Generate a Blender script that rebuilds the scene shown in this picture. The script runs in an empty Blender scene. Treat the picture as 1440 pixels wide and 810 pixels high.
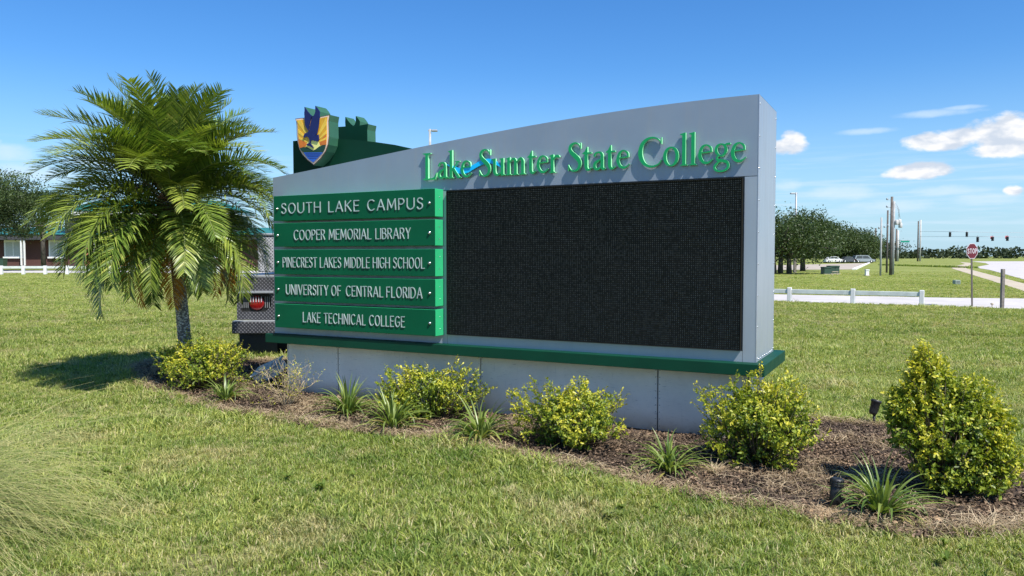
import bpy, bmesh, math, random
import numpy as np
from mathutils import Vector, Matrix, Euler
PI = math.pi
random.seed(7); rng = np.random.default_rng(11)
scene = bpy.context.scene
col = scene.collection

# ------------------------------------------------------------------ camera, world, sun, exposure
F = 1081.0; HC = 1.55; PITCH = math.atan(45.0 / F)
cam_d = bpy.data.cameras.new('camera'); cam = bpy.data.objects.new('camera', cam_d); col.objects.link(cam)
cam.location = (0, 0, HC); cam.rotation_euler = (PI / 2 - PITCH, 0, 0)
cam_d.sensor_width = 36.0; cam_d.lens = 36.0 * F / 1440.0
cam_d.clip_start = 0.05; cam_d.clip_end = 5000
scene.camera = cam
scene.render.resolution_x, scene.render.resolution_y = 1024, 576

TH = math.radians(62.3596)
U = Vector((math.sin(TH), -math.cos(TH), 0)); W = Vector((math.cos(TH), math.sin(TH), 0))   # along / into the sign
tr = U * -2.2 + W * 1.0 + Vector((0, 0, -3.4)); tr.normalize()      # direction the sunlight travels
sun_el = math.asin(-tr.z); sun_az = math.atan2(-tr.x, -tr.y)
sd = bpy.data.lights.new('sun', 'SUN'); sd.energy = 4.9; sd.angle = math.radians(0.53); sd.color = (1.0, .95, .87)
so = bpy.data.objects.new('sun', sd); col.objects.link(so); so.location = (20, -20, 40)
so.rotation_euler = tr.to_track_quat('-Z', 'Y').to_euler()

scene.view_settings.view_transform = 'Standard'; scene.view_settings.look = 'None'
scene.view_settings.exposure = 0.66; scene.view_settings.gamma = 1.0; scene.view_settings.use_curve_mapping = False

class NB:
    """small node-tree builder"""
    def __init__(s, tree): s.t = tree; s.n = tree.nodes; s.l = tree.links
    def node(s, typ, **kw):
        n = s.n.new(typ)
        for k, v in kw.items():
            if k == 'i':
                for a, b in v.items(): n.inputs[a].default_value = b
            else: setattr(n, k, v)
        return n
    def put(s, sock, v):
        if isinstance(v, bpy.types.NodeSocket): s.l.new(v, sock)
        else: sock.default_value = v
    def math(s, op, a, b=0.0, c=None, clamp=False):
        n = s.n.new('ShaderNodeMath'); n.operation = op; n.use_clamp = clamp
        s.put(n.inputs[0], a); s.put(n.inputs[1], b)
        if c is not None: s.put(n.inputs[2], c)
        return n.outputs[0]
    def smooth(s, v, a, b, lo=0.0, hi=1.0):
        n = s.n.new('ShaderNodeMapRange'); n.interpolation_type = 'SMOOTHSTEP'
        s.put(n.inputs[0], v); n.inputs[1].default_value = a; n.inputs[2].default_value = b
        n.inputs[3].default_value = lo; n.inputs[4].default_value = hi
        return n.outputs[0]
    def mix(s, f, a, b, blend='MIX'):
        n = s.n.new('ShaderNodeMix'); n.data_type = 'RGBA'; n.blend_type = blend
        s.put(n.inputs[0], f)
        for k, v in ((6, a), (7, b)):
            s.put(n.inputs[k], v if isinstance(v, bpy.types.NodeSocket) else (*v, 1.0))
        return n.outputs[2]
    def noise(s, vec, scale, detail=3.0, rough=0.5, dist=0.0):
        n = s.n.new('ShaderNodeTexNoise')
        if vec is not None: s.l.new(vec, n.inputs['Vector'])
        n.inputs['Scale'].default_value = scale; n.inputs['Detail'].default_value = detail
        n.inputs['Roughness'].default_value = rough; n.inputs['Distortion'].default_value = dist
        return n.outputs[0]
    def mapping(s, vec, scale=(1, 1, 1), loc=(0, 0, 0), rot=(0, 0, 0)):
        n = s.n.new('ShaderNodeMapping'); s.l.new(vec, n.inputs[0])
        n.inputs['Location'].default_value = loc; n.inputs['Rotation'].default_value = rot; n.inputs['Scale'].default_value = scale
        return n.outputs[0]

world = bpy.data.worlds.new('World'); scene.world = world; world.use_nodes = True
wt = world.node_tree; wt.nodes.clear(); b = NB(wt)
sky = b.node('ShaderNodeTexSky', sky_type='NISHITA', sun_disc=False, sun_elevation=sun_el, sun_rotation=sun_az,
             altitude=10.0, air_density=1.0, dust_density=0.35, ozone_density=2.2)
hs = b.node('ShaderNodeHueSaturation', i={'Hue': 0.503, 'Saturation': 1.3, 'Value': 1.3}); wt.links.new(sky.outputs[0], hs.inputs['Color'])
tc = b.node('ShaderNodeTexCoord'); sx = b.node('ShaderNodeSeparateXYZ'); wt.links.new(tc.outputs['Generated'], sx.inputs[0])
az = b.math('ARCTAN2', sx.outputs[0], sx.outputs[1]); el = b.math('ARCSINE', sx.outputs[2])
cv = b.node('ShaderNodeCombineXYZ'); wt.links.new(az, cv.inputs[0]); wt.links.new(b.math('MULTIPLY', el, 1.9), cv.inputs[1])
nz = b.noise(cv.outputs[0], 42.0, 6.0, 0.62); nz2 = b.noise(cv.outputs[0], 17.0, 4.0, 0.55)
nn = b.math('ADD', b.math('MULTIPLY', b.math('SUBTRACT', nz, .5), 1.5), b.math('MULTIPLY', b.math('SUBTRACT', nz2, .5), 1.3))
def dirof(px, py): return math.atan((px - 720) / F), math.atan((360 - py) / F * math.cos(math.atan((px - 720) / F)))
def cloud_field(lst, noise_amt):
    tot = None
    for px, py, rx, ry in lst:
        a0, e0 = dirof(px, py)
        dx = b.math('DIVIDE', b.math('SUBTRACT', az, a0), rx / F); dy = b.math('DIVIDE', b.math('SUBTRACT', el, e0), ry / F)
        d = b.math('SUBTRACT', 1.0, b.math('ADD', b.math('MULTIPLY', dx, dx), b.math('MULTIPLY', dy, dy)))
        tot = d if tot is None else b.math('MAXIMUM', tot, d)
    return b.math('ADD', tot, b.math('MULTIPLY', nn, noise_amt))
puffs = [(1106, 207, 26, 13), (1112, 201, 19, 16), (1325, 199, 56, 13), (1350, 191, 40, 12), (1400, 188, 54, 19), (1416, 180, 30, 18), (1412, 207, 46, 14),
         (1470, 195, 60, 22), (1560, 180, 60, 20), (1283, 243, 44, 11), (1297, 238, 30, 10), (1422, 268, 12, 8), (-80, 190, 60, 20), (-230, 215, 70, 22), (1700, 230, 70, 20)]
wisps = [(1310, 161, 55, 6), (1345, 154, 30, 4), (1215, 186, 45, 5), (1180, 272, 60, 12), (1105, 262, 25, 9), (1330, 268, 60, 8), (1250, 290, 70, 8), (1380, 280, 50, 9), (15, 215, 40, 12), (50, 245, 70, 16), (150, 230, 60, 10)]
cp = b.smooth(cloud_field(puffs, 1.05), 0.0, .72); cw = b.smooth(cloud_field(wisps, .85), 0.0, 1.3, 0, .55)
# thin streaky veil low over the horizon
st = b.noise(b.mapping(cv.outputs[0], (3.0, 26.0, 1.0)), 3.0, 5.0, .6)
veil = b.math('MULTIPLY', b.smooth(st, .42, .72, 0.0, .55), b.math('MULTIPLY', b.smooth(el, 0.0, .03), b.smooth(el, .15, .07)))
hz = b.smooth(el, .24, -.02, 0.0, .75)
tint = b.mix(1.0, hs.outputs[0], (.60, .79, .94), 'MULTIPLY')
c0 = b.mix(hz, tint, (3.25, 5.0, 6.7))
c1 = b.mix(veil, c0, (4.9, 6.2, 7.3))
c1 = b.mix(cw, c1, (5.6, 6.6, 7.5))
shade = b.smooth(b.noise(b.mapping(cv.outputs[0], (1, 1, 1), (0, .012, 0)), 30.0, 4.0, .5), .38, .62)
cc = b.mix(shade, (4.6, 5.2, 6.1), (7.3, 7.3, 7.4))
c2 = b.mix(cp, c1, cc)
bg = b.node('ShaderNodeBackground'); wt.links.new(c2, bg.inputs[0]); bg.inputs[1].default_value = 0.09
wo = b.node('ShaderNodeOutputWorld'); wt.links.new(bg.outputs[0], wo.inputs[0])

# ------------------------------------------------------------------ helpers
def tag(o, label=None, cat=None, group=None, kind=None):
    if label: o['label'] = label
    if cat: o['category'] = cat
    if group: o['group'] = group
    if kind: o['kind'] = kind
    return o
def empty(name, loc=(0, 0, 0), rz=0.0, label=None, cat=None, group=None):
    o = bpy.data.objects.new(name, None); col.objects.link(o); o.location = loc; o.rotation_euler = (0, 0, rz)
    o.empty_display_size = .2
    return tag(o, label, cat, group)
def link_mesh(name, me, parent=None, loc=None, rot=None, scale=None):
    o = bpy.data.objects.new(name, me); col.objects.link(o)
    if parent is not None: o.parent = parent
    if loc is not None: o.location = loc
    if rot is not None: o.rotation_euler = rot
    if scale is not None: o.scale = scale if hasattr(scale, '__len__') else (scale,) * 3
    return o
def copy_tree(o, parent=None):
    c = o.copy(); col.objects.link(c); c.parent = parent
    for ch in list(o.children): copy_tree(ch, c)
    return c
def ray(px, py):
    c, s = math.cos(PITCH), math.sin(PITCH); dx, dy = px - 720, -(py - 405)
    return Vector((dx, F * c + dy * s, -F * s + dy * c))
def ground(px, py, z=0.0):                       # point of the ground seen at a place in the picture
    r = ray(px, py); t = (z - HC) / r.z
    return Vector((r.x * t, r.y * t, z))
def at(px, py, Y):                               # point at distance Y
    r = ray(px, py); t = Y / r.y
    return Vector((r.x * t, Y, HC + r.z * t))

class MB:
    def __init__(s): s.v = []; s.f = []; s.m = []; s.sm = []
    def add(s, vs, fs, m=0, smooth=False):
        k = len(s.v); s.v += [tuple(v) for v in vs]
        for f in fs: s.f.append(tuple(i + k for i in f)); s.m.append(m); s.sm.append(smooth)
    def box(s, x0, x1, y0, y1, z0, z1, m=0, M=None):
        vs = [Vector(p) for p in ((x0, y0, z0), (x1, y0, z0), (x1, y1, z0), (x0, y1, z0), (x0, y0, z1), (x1, y0, z1), (x1, y1, z1), (x0, y1, z1))]
        if M is not None: vs = [M @ v for v in vs]
        s.add(vs, [(0, 3, 2, 1), (4, 5, 6, 7), (0, 1, 5, 4), (1, 2, 6, 5), (2, 3, 7, 6), (3, 0, 4, 7)], m)
    def bbox(s, x0, x1, y0, y1, z0, z1, r=.01, m=0, M=None):      # box with bevelled edges
        bm = bmesh.new(); bmesh.ops.create_cube(bm, size=1)
        for v in bm.verts: v.co = Vector((x0 + (v.co.x + .5) * (x1 - x0), y0 + (v.co.y + .5) * (y1 - y0), z0 + (v.co.z + .5) * (z1 - z0)))
        bmesh.ops.bevel(bm, geom=bm.edges[:], offset=r, segments=2, affect='EDGES', profile=.5)
        if M is not None: bmesh.ops.transform(bm, matrix=M, verts=bm.verts)
        bm.verts.index_update(); s.add([v.co for v in bm.verts], [[v.index for v in f.verts] for f in bm.faces], m); bm.free()
    def prism(s, poly, y0, y1, m=0, ms=None, M=None):             # poly in xz, from y0 (front) to y1
        n = len(poly); vs = [Vector((x, y0, z)) for x, z in poly] + [Vector((x, y1, z)) for x, z in poly]
        if M is not None: vs = [M @ v for v in vs]
        a = sum(poly[i][0] * poly[(i + 1) % n][1] - poly[(i + 1) % n][0] * poly[i][1] for i in range(n))
        k = len(s.v); s.v += [tuple(v) for v in vs]
        fr = [k + i for i in range(n)]; bk = [k + n + i for i in range(n)]
        if a < 0: fr = fr[::-1]; bk = bk[::-1]
        s.f.append(tuple(fr)); s.m.append(m); s.sm.append(False); s.f.append(tuple(bk[::-1])); s.m.append(m); s.sm.append(False)
        for i in range(n):
            j = (i + 1) % n; s.f.append((fr[i], bk[i], bk[j], fr[j])); s.m.append(m if ms is None else ms); s.sm.append(False)
    def tube(s, pts, rs, seg=8, m=0, cap=True, smooth=True):
        pts = [Vector(p) for p in pts]
        if not hasattr(rs, '__len__'): rs = [rs] * len(pts)
        k = len(s.v); n = len(pts); ref = None
        for i, p in enumerate(pts):
            d = (pts[min(i + 1, n - 1)] - pts[max(i - 1, 0)]); d.normalize()
            if ref is None: ref = Vector((1, 0, 0)) if abs(d.x) < .8 else Vector((0, 1, 0))
            a = d.cross(ref); a.normalize(); c = a.cross(d); ref = c
            for q in range(seg):
                t = 2 * PI * q / seg; s.v.append(tuple(p + (a * math.cos(t) + c * math.sin(t)) * rs[i]))
        for i in range(n - 1):
            for q in range(seg):
                r = (q + 1) % seg; s.f.append((k + i * seg + q, k + i * seg + r, k + (i + 1) * seg + r, k + (i + 1) * seg + q)); s.m.append(m); s.sm.append(smooth)
        if cap:
            s.f.append(tuple(k + q for q in range(seg))[::-1]); s.m.append(m); s.sm.append(False)
            s.f.append(tuple(k + (n - 1) * seg + q for q in range(seg))); s.m.append(m); s.sm.append(False)
    def lathe(s, prof, seg=16, m=0, M=None, smooth=True):         # profile [(r,z)]
        k = len(s.v); n = len(prof)
        for r, z in prof:
            for q in range(seg):
                t = 2 * PI * q / seg; v = Vector((r * math.cos(t), r * math.sin(t), z))
                s.v.append(tuple(M @ v if M is not None else v))
        for i in range(n - 1):
            for q in range(seg):
                r = (q + 1) % seg; s.f.append((k + i * seg + q, k + i * seg + r, k + (i + 1) * seg + r, k + (i + 1) * seg + q)); s.m.append(m); s.sm.append(smooth)
        s.f.append(tuple(k + q for q in range(seg))[::-1]); s.m.append(m); s.sm.append(False)
        s.f.append(tuple(k + (n - 1) * seg + q for q in range(seg))); s.m.append(m); s.sm.append(False)
    def mesh(s, name, mats, fix=False):
        me = bpy.data.meshes.new(name); me.from_pydata(s.v, [], s.f)
        for mm in (mats if isinstance(mats, (list, tuple)) else [mats]): me.materials.append(mm)
        me.polygons.foreach_set('material_index', s.m); me.polygons.foreach_set('use_smooth', s.sm)
        if fix:
            bm = bmesh.new(); bm.from_mesh(me); bmesh.ops.recalc_face_normals(bm, faces=bm.faces); bm.to_mesh(me); bm.free()
        me.update(); return me
    def build(s, name, mats, parent=None, **kw): return link_mesh(name, s.mesh(name, mats, kw.pop('fix', True)), parent, **kw)

def np_mesh(name, verts, faces, mats, attrs=None, smooth=False, mi=None):
    """verts (n,3); faces (m,4) or (m,3) arrays; attrs {name: (domain, values)}"""
    me = bpy.data.meshes.new(name); verts = np.asarray(verts, np.float32); faces = np.asarray(faces, np.int32)
    me.vertices.add(len(verts)); me.vertices.foreach_set('co', verts.ravel())
    if len(faces):
        m, k = faces.shape; me.loops.add(m * k); me.loops.foreach_set('vertex_index', faces.ravel())
        me.polygons.add(m); me.polygons.foreach_set('loop_start', np.arange(0, m * k, k, dtype=np.int32)); me.polygons.foreach_set('loop_total', np.full(m, k, np.int32))
        if smooth: me.polygons.foreach_set('use_smooth', np.ones(m, bool))
        if mi is not None: me.polygons.foreach_set('material_index', np.asarray(mi, np.int32))
    for mm in (mats if isinstance(mats, (list, tuple)) else [mats]): me.materials.append(mm)
    for an, (dom, typ, val) in (attrs or {}).items():
        a = me.attributes.new(an, typ, dom); a.data.foreach_set('vector' if typ == 'FLOAT_VECTOR' else 'value', np.asarray(val).ravel())
    me.update(calc_edges=True); me.validate(); return me

# ------------------------------------------------------------------ materials
def new_mat(name):
    m = bpy.data.materials.new(name); m.use_nodes = True; t = m.node_tree; t.nodes.clear(); q = NB(t)
    o = q.node('ShaderNodeOutputMaterial'); p = q.node('ShaderNodeBsdfPrincipled'); t.links.new(p.outputs[0], o.inputs[0])
    g = q.node('ShaderNodeNewGeometry'); tc_ = q.node('ShaderNodeTexCoord')
    return m, q, p, g.outputs['Position'], tc_.outputs['Object'], o
def bump(q, p, h, strength=.3, dist=.01):
    n = q.node('ShaderNodeBump', i={'Strength': strength, 'Distance': dist}); q.l.new(h, n.inputs['Height']); q.l.new(n.outputs[0], p.inputs['Normal'])
def simple(name, c, rough=.5, metal=0.0, var=.12, scale=6.0, bs=0.0, spec=.5, coat=0.0, bscale=60.0):
    m, q, p, pos, ob, o = new_mat(name)
    n = q.noise(ob, scale, 5.0, .6)
    c2 = tuple(x * (1 - var) for x in c); c3 = tuple(min(1, x * (1 + var)) for x in c)
    q.l.new(q.mix(q.smooth(n, .3, .7), c2, c3), p.inputs['Base Color'])
    q.put(p.inputs['Roughness'], q.smooth(q.noise(ob, scale * 2.3, 4.0), .3, .7, max(.02, rough - .06), min(1, rough + .06)))
    p.inputs['Metallic'].default_value = metal; p.inputs['Specular IOR Level'].default_value = spec; p.inputs['Coat Weight'].default_value = coat
    if bs: bump(q, p, q.noise(ob, bscale, 4.0), bs, .004)
    return m

M = {}
# brushed / painted aluminium of the sign, with faint oil-canning and dust
m, q, p, pos, ob, o = new_mat('silver_paint')
n1 = q.noise(ob, 1.3, 4.0, .6); n2 = q.noise(q.mapping(ob, (5, 5, .45)), 2.4, 6.0, .7)
c = q.mix(q.smooth(n1, .3, .7), (.255, .305, .365), (.285, .335, .395)); c = q.mix(q.math('MULTIPLY', q.smooth(n2, .48, .75), .45), c, (.33, .34, .35))
q.l.new(c, p.inputs['Base Color']); p.inputs['Metallic'].default_value = .35; q.put(p.inputs['Roughness'], q.smooth(n2, .3, .7, .34, .46))
bump(q, p, q.noise(ob, .9, 2.0, .4), .25, .03); M['silver'] = m
m2 = M['silver'].copy(); m2.name = 'silver_paint_lit'; M['silver_lit'] = m2  # lighter silver copy: reflected light on lower face and sides put into the colour
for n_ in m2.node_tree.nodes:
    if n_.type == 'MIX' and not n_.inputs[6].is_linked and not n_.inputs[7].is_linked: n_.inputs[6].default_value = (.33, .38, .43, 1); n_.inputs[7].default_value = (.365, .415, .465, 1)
M['silver_edge'] = simple('silver_trim', (.42, .45, .5), .4, .5, .06)
M['seam'] = simple('seam_dark', (.09, .1, .11), .7, 0, .1)  # dark grey of joints, inner frames, nail heads and vent slats
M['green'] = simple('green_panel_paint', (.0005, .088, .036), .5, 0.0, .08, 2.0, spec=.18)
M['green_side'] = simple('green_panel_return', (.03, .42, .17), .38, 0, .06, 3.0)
M['dark_green'] = simple('dark_green_paint', (.001, .045, .022), .55, 0, .1, 3.0, spec=.25)
M['shield_side'] = simple('shield_return_green', (.03, .11, .06), .45, 0, .12, 5.0)
M['slab_green'] = simple('deep_green_metal', (.001, .032, .016), .55, 0, .1, 3.0, spec=.2)
M['letter'] = simple('letter_green_face', (.0, .30, .085), .35, 0, .05)
M['letter_side'] = simple('letter_green_return', (.30, .78, .42), .4, 0, .05)
M['letter_w'] = simple('letter_silver_white', (.36, .46, .44), .4, .15, .1)
M['letter_w_side'] = simple('letter_silver_return', (.48, .55, .54), .4, .3, .1)
M['blue'] = simple('swoosh_blue', (.0, .48, .95), .35, 0, .06)
M['screw'] = simple('screw_steel', (.75, .76, .76), .25, .9, .05)
M['black'] = simple('black_plastic', (.012, .013, .014), .5, 0, .2, 20.0, .2)
M['rubber'] = simple('tyre_rubber', (.015, .015, .015), .85, 0, .2)
M['gold'] = simple('emblem_gold', (.72, .38, .02), .4, 0, .1, 14.0); M['orange'] = simple('emblem_orange', (.62, .17, .02), .4, 0, .1, 14.0)
M['ray'] = simple('emblem_pale_gold', (.85, .55, .06), .4, 0, .08, 14.0)
M['paleyellow'] = simple('emblem_pale_yellow', (.85, .8, .25), .4, 0, .05); M['navy'] = simple('emblem_navy', (.008, .012, .10), .4, 0, .1)
M['hill'] = simple('emblem_dark_green', (.01, .05, .03), .4, 0, .1); M['water'] = simple('emblem_water_blue', (.03, .12, .5), .4, 0, .1)
M['copper'] = simple('emblem_brown_rim', (.12, .05, .035), .45, 0, .15); M['rim'] = simple('emblem_pale_rim', (.75, .6, .48), .4, 0, .1)
# cement board of the sign's base
m, q, p, pos, ob, o = new_mat('cement_board')
n1 = q.noise(ob, 2.0, 6.0, .7); n2 = q.noise(q.mapping(ob, (5, 5, 45)), 3.0, 3.0, .6); n3 = q.noise(q.mapping(ob, (70, 70, 5)), 1.0, 3.0, .6)
zc = q.node('ShaderNodeSeparateXYZ'); q.l.new(ob, zc.inputs[0])
c = q.mix(q.smooth(n1, .3, .7), (.74, .70, .62), (.86, .81, .72))
c = q.mix(q.math('MULTIPLY', q.smooth(n2, .63, .70), .5), c, (.34, .33, .32)); c = q.mix(q.math('MULTIPLY', q.smooth(n3, .62, .72), .35), c, (.45, .43, .40))
c = q.mix(q.math('MULTIPLY', q.smooth(zc.outputs[2], .20, .0), q.smooth(n1, .3, .6, .35, .9)), c, (.30, .23, .16))
q.l.new(c, p.inputs['Base Color']); p.inputs['Roughness'].default_value = .9; p.inputs['Specular IOR Level'].default_value = .15; bump(q, p, n2, .35, .004); M['cement'] = m
# LED face: black board with rows of small dark-grey lamps
m, q, p, pos, ob, o = new_mat('led_face')
sp = q.node('ShaderNodeSeparateXYZ'); q.l.new(ob, sp.inputs[0]); PIT = .0178
fx = q.math('ABSOLUTE', q.math('SUBTRACT', q.math('FRACT', q.math('DIVIDE', sp.outputs[0], PIT)), .5)); fz = q.math('ABSOLUTE', q.math('SUBTRACT', q.math('FRACT', q.math('DIVIDE', sp.outputs[2], PIT)), .5))
dot = q.math('MULTIPLY', q.smooth(fx, .32, .2), q.smooth(fz, .32, .2))
n1 = q.noise(ob, 2.5, 4.0, .6); n2 = q.noise(ob, 55.0, 2.0, .5)
cb = q.mix(q.smooth(n1, .3, .7), (.016, .017, .014), (.026, .023, .019)); cd = q.mix(q.smooth(n2, .35, .65), (.05, .052, .042), (.17, .16, .135))
q.l.new(q.mix(dot, cb, cd), p.inputs['Base Color']); p.inputs['Roughness'].default_value = .85; p.inputs['Specular IOR Level'].default_value = .08; M['led'] = m
M['louvre'] = simple('led_visor_black', (.018, .018, .015), .8, 0, .1, spec=.05)

# lawn (ground sheet) and grass blades share the same colour patches
def grass_colour(q, pos, rnd=None):
    a = q.noise(pos, .55, 4.0, .6); b_ = q.noise(q.mapping(pos, (1, 1, 1), (9, 4, 0)), 2.2, 4.0, .65); c_ = q.noise(pos, .09, 3.0, .5)
    straw = q.noise(q.mapping(pos, (1, 1, 1), (31, 7, 0)), 1.1, 5.0, .7)
    col_ = q.mix(q.smooth(a, .35, .65), (.215, .275, .05), (.36, .395, .11))
    col_ = q.mix(q.math('MULTIPLY', q.smooth(b_, .42, .66), .55), col_, (.115, .21, .04))
    col_ = q.mix(q.math('MULTIPLY', q.smooth(c_, .4, .6), .45), col_, (.34, .40, .11))
    col_ = q.mix(q.math('MULTIPLY', q.smooth(straw, .50, .67), .62), col_, (.46, .39, .22))
    return col_
m, q, p, pos, ob, o = new_mat('lawn_ground')
base = grass_colour(q, pos)
fine = q.noise(pos, 22.0, 6.0, .75); fine2 = q.noise(q.mapping(pos, (9, 2.2, 1)), 1.0, 6.0, .8)
far = q.noise(q.mapping(pos, (.12, .5, 1)), .5, 5.0, .65); sep = q.node('ShaderNodeSeparateXYZ'); q.l.new(pos, sep.inputs[0])
near_t = q.smooth(sep.outputs[1], 18.0, 45.0)
c = q.mix(q.smooth(fine2, .35, .68), q.mix(1.0, base, (.52, .52, .50), 'MULTIPLY'), q.mix(1.0, base, (.86, .84, .84), 'MULTIPLY'))
cn = q.mix(q.smooth(fine, .35, .65), (.09, .09, .035), (.28, .26, .12))
c = q.mix(near_t, cn, c); c = q.mix(q.math('MULTIPLY', q.smooth(far, .45, .7), .3), c, (.26, .27, .10))
q.l.new(c, p.inputs['Base Color']); p.inputs['Roughness'].default_value = .95; p.inputs['Specular IOR Level'].default_value = .1
bump(q, p, fine, .8, .03); M['lawn'] = m
def leaf_mat(name, setcol, trans=.35, rough=.45, spec=.4):
    m = bpy.data.materials.new(name); m.use_nodes = True; t = m.node_tree; t.nodes.clear(); q = NB(t)
    o = q.node('ShaderNodeOutputMaterial'); p = q.node('ShaderNodeBsdfPrincipled'); tl = q.node('ShaderNodeBsdfTranslucent'); mx = q.node('ShaderNodeMixShader')
    g = q.node('ShaderNodeNewGeometry'); oi = q.node('ShaderNodeObjectInfo'); at_ = q.node('ShaderNodeAttribute', attribute_name='tone'); t2 = q.node('ShaderNodeTexCoord')
    c = setcol(q, g.outputs['Position'], oi.outputs['Random'], at_.outputs['Fac'], t2.outputs['Object'])
    q.l.new(c, p.inputs['Base Color']); q.l.new(q.mix(1.0, c, (1.25, 1.3, .6), 'MULTIPLY'), tl.inputs[0])
    p.inputs['Roughness'].default_value = rough; p.inputs['Specular IOR Level'].default_value = spec
    mx.inputs[0].default_value = trans; q.l.new(p.outputs[0], mx.inputs[1]); q.l.new(tl.outputs[0], mx.inputs[2]); q.l.new(mx.outputs[0], o.inputs[0])
    return m
def gc(q, pos, rnd, tone, ob):
    c = grass_colour(q, pos)
    c = q.mix(q.smooth(tone, 0, 1, 0, 1), q.mix(1.0, c, (.45, .58, .42), 'MULTIPLY'), q.mix(1.0, c, (1.7, 1.55, 1.5), 'MULTIPLY'))
    return q.mix(q.math('MULTIPLY', q.math('GREATER_THAN', tone, .90), .8), c, (.62, .52, .32))
M['grass'] = leaf_mat('grass_blade', gc, .35, .5, .35)
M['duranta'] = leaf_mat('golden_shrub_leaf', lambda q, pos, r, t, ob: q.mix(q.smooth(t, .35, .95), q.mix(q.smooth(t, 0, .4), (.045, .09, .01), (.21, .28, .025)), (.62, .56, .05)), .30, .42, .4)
M['palmleaf'] = leaf_mat('palm_leaflet', lambda q, pos, r, t, ob: q.mix(q.smooth(t, .75, 1.0), q.mix(q.smooth(t, 0, .7), q.mix(r, (.05, .10, .016), (.12, .17, .025)), q.mix(r, (.16, .25, .04), (.32, .38, .06))), (.38, .40, .09)), .25, .36, .5)
M['palmdead'] = leaf_mat('palm_dry_leaflet', lambda q, pos, r, t, ob: q.mix(t, (.35, .13, .02), (.6, .34, .05)), .35, .6, .2)
M['lily'] = leaf_mat('strap_leaf', lambda q, pos, r, t, ob: q.mix(r, (.09, .16, .03), (.26, .32, .08)), .3, .35, .6)
M['lily_dry'] = leaf_mat('strap_leaf_yellowed', lambda q, pos, r, t, ob: q.mix(r, (.32, .30, .08), (.42, .34, .16)), .3, .5, .3)
M['muhly'] = leaf_mat('wiry_grass_blade', lambda q, pos, r, t, ob: q.mix(q.smooth(t, .3, .9), (.15, .215, .05), (.47, .43, .19)), .3, .5, .3)
M['oak'] = leaf_mat('oak_leaf', lambda q, pos, r, t, ob: q.mix(t, (.026, .048, .012), (.075, .112, .03)), .2, .5, .35)
M['fartree'] = leaf_mat('far_tree_leaf', lambda q, pos, r, t, ob: q.mix(t, (.022, .036, .018), (.05, .07, .03)), .1, .7, .2)
M['straw'] = leaf_mat('dry_straw', lambda q, pos, r, t, ob: q.mix(t, (.24, .17, .10), (.58, .47, .31)), .15, .7, .2)
M['twig'] = simple('dry_twig', (.42, .33, .2), .8, 0, .25, 20.0)
M['stem'] = simple('shrub_stem', (.11, .085, .055), .8, 0, .2, 20.0)
M['bark'] = simple('oak_bark', (.07, .06, .05), .9, 0, .3, 4.0, .4)
m, q, p, pos, ob, o = new_mat('mulch_ground')
n1 = q.noise(ob, 30.0, 8.0, .75); n2 = q.noise(ob, 2.6, 5.0, .65); n3 = q.noise(q.mapping(ob, (60, 20, 1), rot=(0, 0, .6)), 1.0, 5.0, .7)
c = q.mix(q.smooth(n1, .35, .65), (.035, .024, .018), (.13, .09, .062)); c = q.mix(q.math('MULTIPLY', q.smooth(n2, .54, .68), q.smooth(n3, .4, .62)), c, (.30, .21, .125))
q.l.new(c, p.inputs['Base Color']); p.inputs['Roughness'].default_value = .95; bump(q, p, n1, 1.0, .03); M['mulch'] = m
M['chip'] = leaf_mat('bark_chip', lambda q, pos, r, t, ob: q.mix(q.smooth(q.noise(pos, 1.7, 4.0, .6), .42, .6), q.mix(t, (.022, .016, .012), (.17, .12, .085)), q.mix(t, (.045, .031, .021), (.32, .22, .14))), .0, .85, .2)
m, q, p, pos, ob, o = new_mat('pale_sand'); n1 = q.noise(ob, 60.0, 6.0, .7)
q.l.new(q.mix(q.smooth(n1, .35, .65), (.32, .21, .12), (.52, .37, .22)), p.inputs['Base Color']); p.inputs['Roughness'].default_value = .95; bump(q, p, n1, .7, .01); M['sand'] = m
m, q, p, pos, ob, o = new_mat('pale_concrete'); n1 = q.noise(pos, .6, 6.0, .7); n2 = q.noise(pos, 25.0, 4.0, .6)
c = q.mix(q.smooth(n1, .3, .7), (.40, .375, .36), (.50, .475, .46)); c = q.mix(q.math('MULTIPLY', q.smooth(n2, .5, .8), .3), c, (.42, .4, .38))
q.l.new(c, p.inputs['Base Color']); p.inputs['Roughness'].default_value = .9; M['concrete'] = m
M['sidewalk'] = simple('sidewalk_concrete', (.42, .36, .27), .9, 0, .12, .8)
M['parking'] = simple('parking_lot_surface', (.36, .31, .25), .9, 0, .12, .3)
M['white'] = simple('white_paint', (.72, .72, .71), .6, 0, .08, 3.0)
M['rail'] = simple('weathered_white_rail', (.56, .60, .57), .75, 0, .12, 3.0)
M['wood'] = simple('weathered_wood', (.19, .17, .15), .9, 0, .25, 14.0, .4)
M['pole'] = simple('utility_pole_wood', (.115, .10, .09), .9, 0, .25, 3.0)
M['polegrey'] = simple('utility_pole_grey', (.33, .34, .34), .85, 0, .15, 3.0)
M['concpole'] = simple('concrete_pole', (.46, .46, .45), .85, 0, .1, 2.0)
M['grey'] = simple('galvanised_grey', (.33, .35, .37), .5, .4, .1)
M['boxgreen'] = simple('utility_box_green', (.03, .065, .045), .5, 0, .1)
M['boxgrey'] = simple('utility_box_grey', (.27, .33, .28), .6, 0, .1)
M['stopred'] = simple('stop_sign_red', (.11, .007, .012), .45, 0, .1); M['signwhite'] = simple('sign_white', (.5, .46, .48), .5, 0, .05)
M['streetgreen'] = simple('street_sign_green', (.0, .22, .14), .4, 0, .05)
M['redlamp'] = simple('tail_lamp_red', (.22, .008, .008), .15, 0, .1, 30.0, spec=.8)
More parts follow.
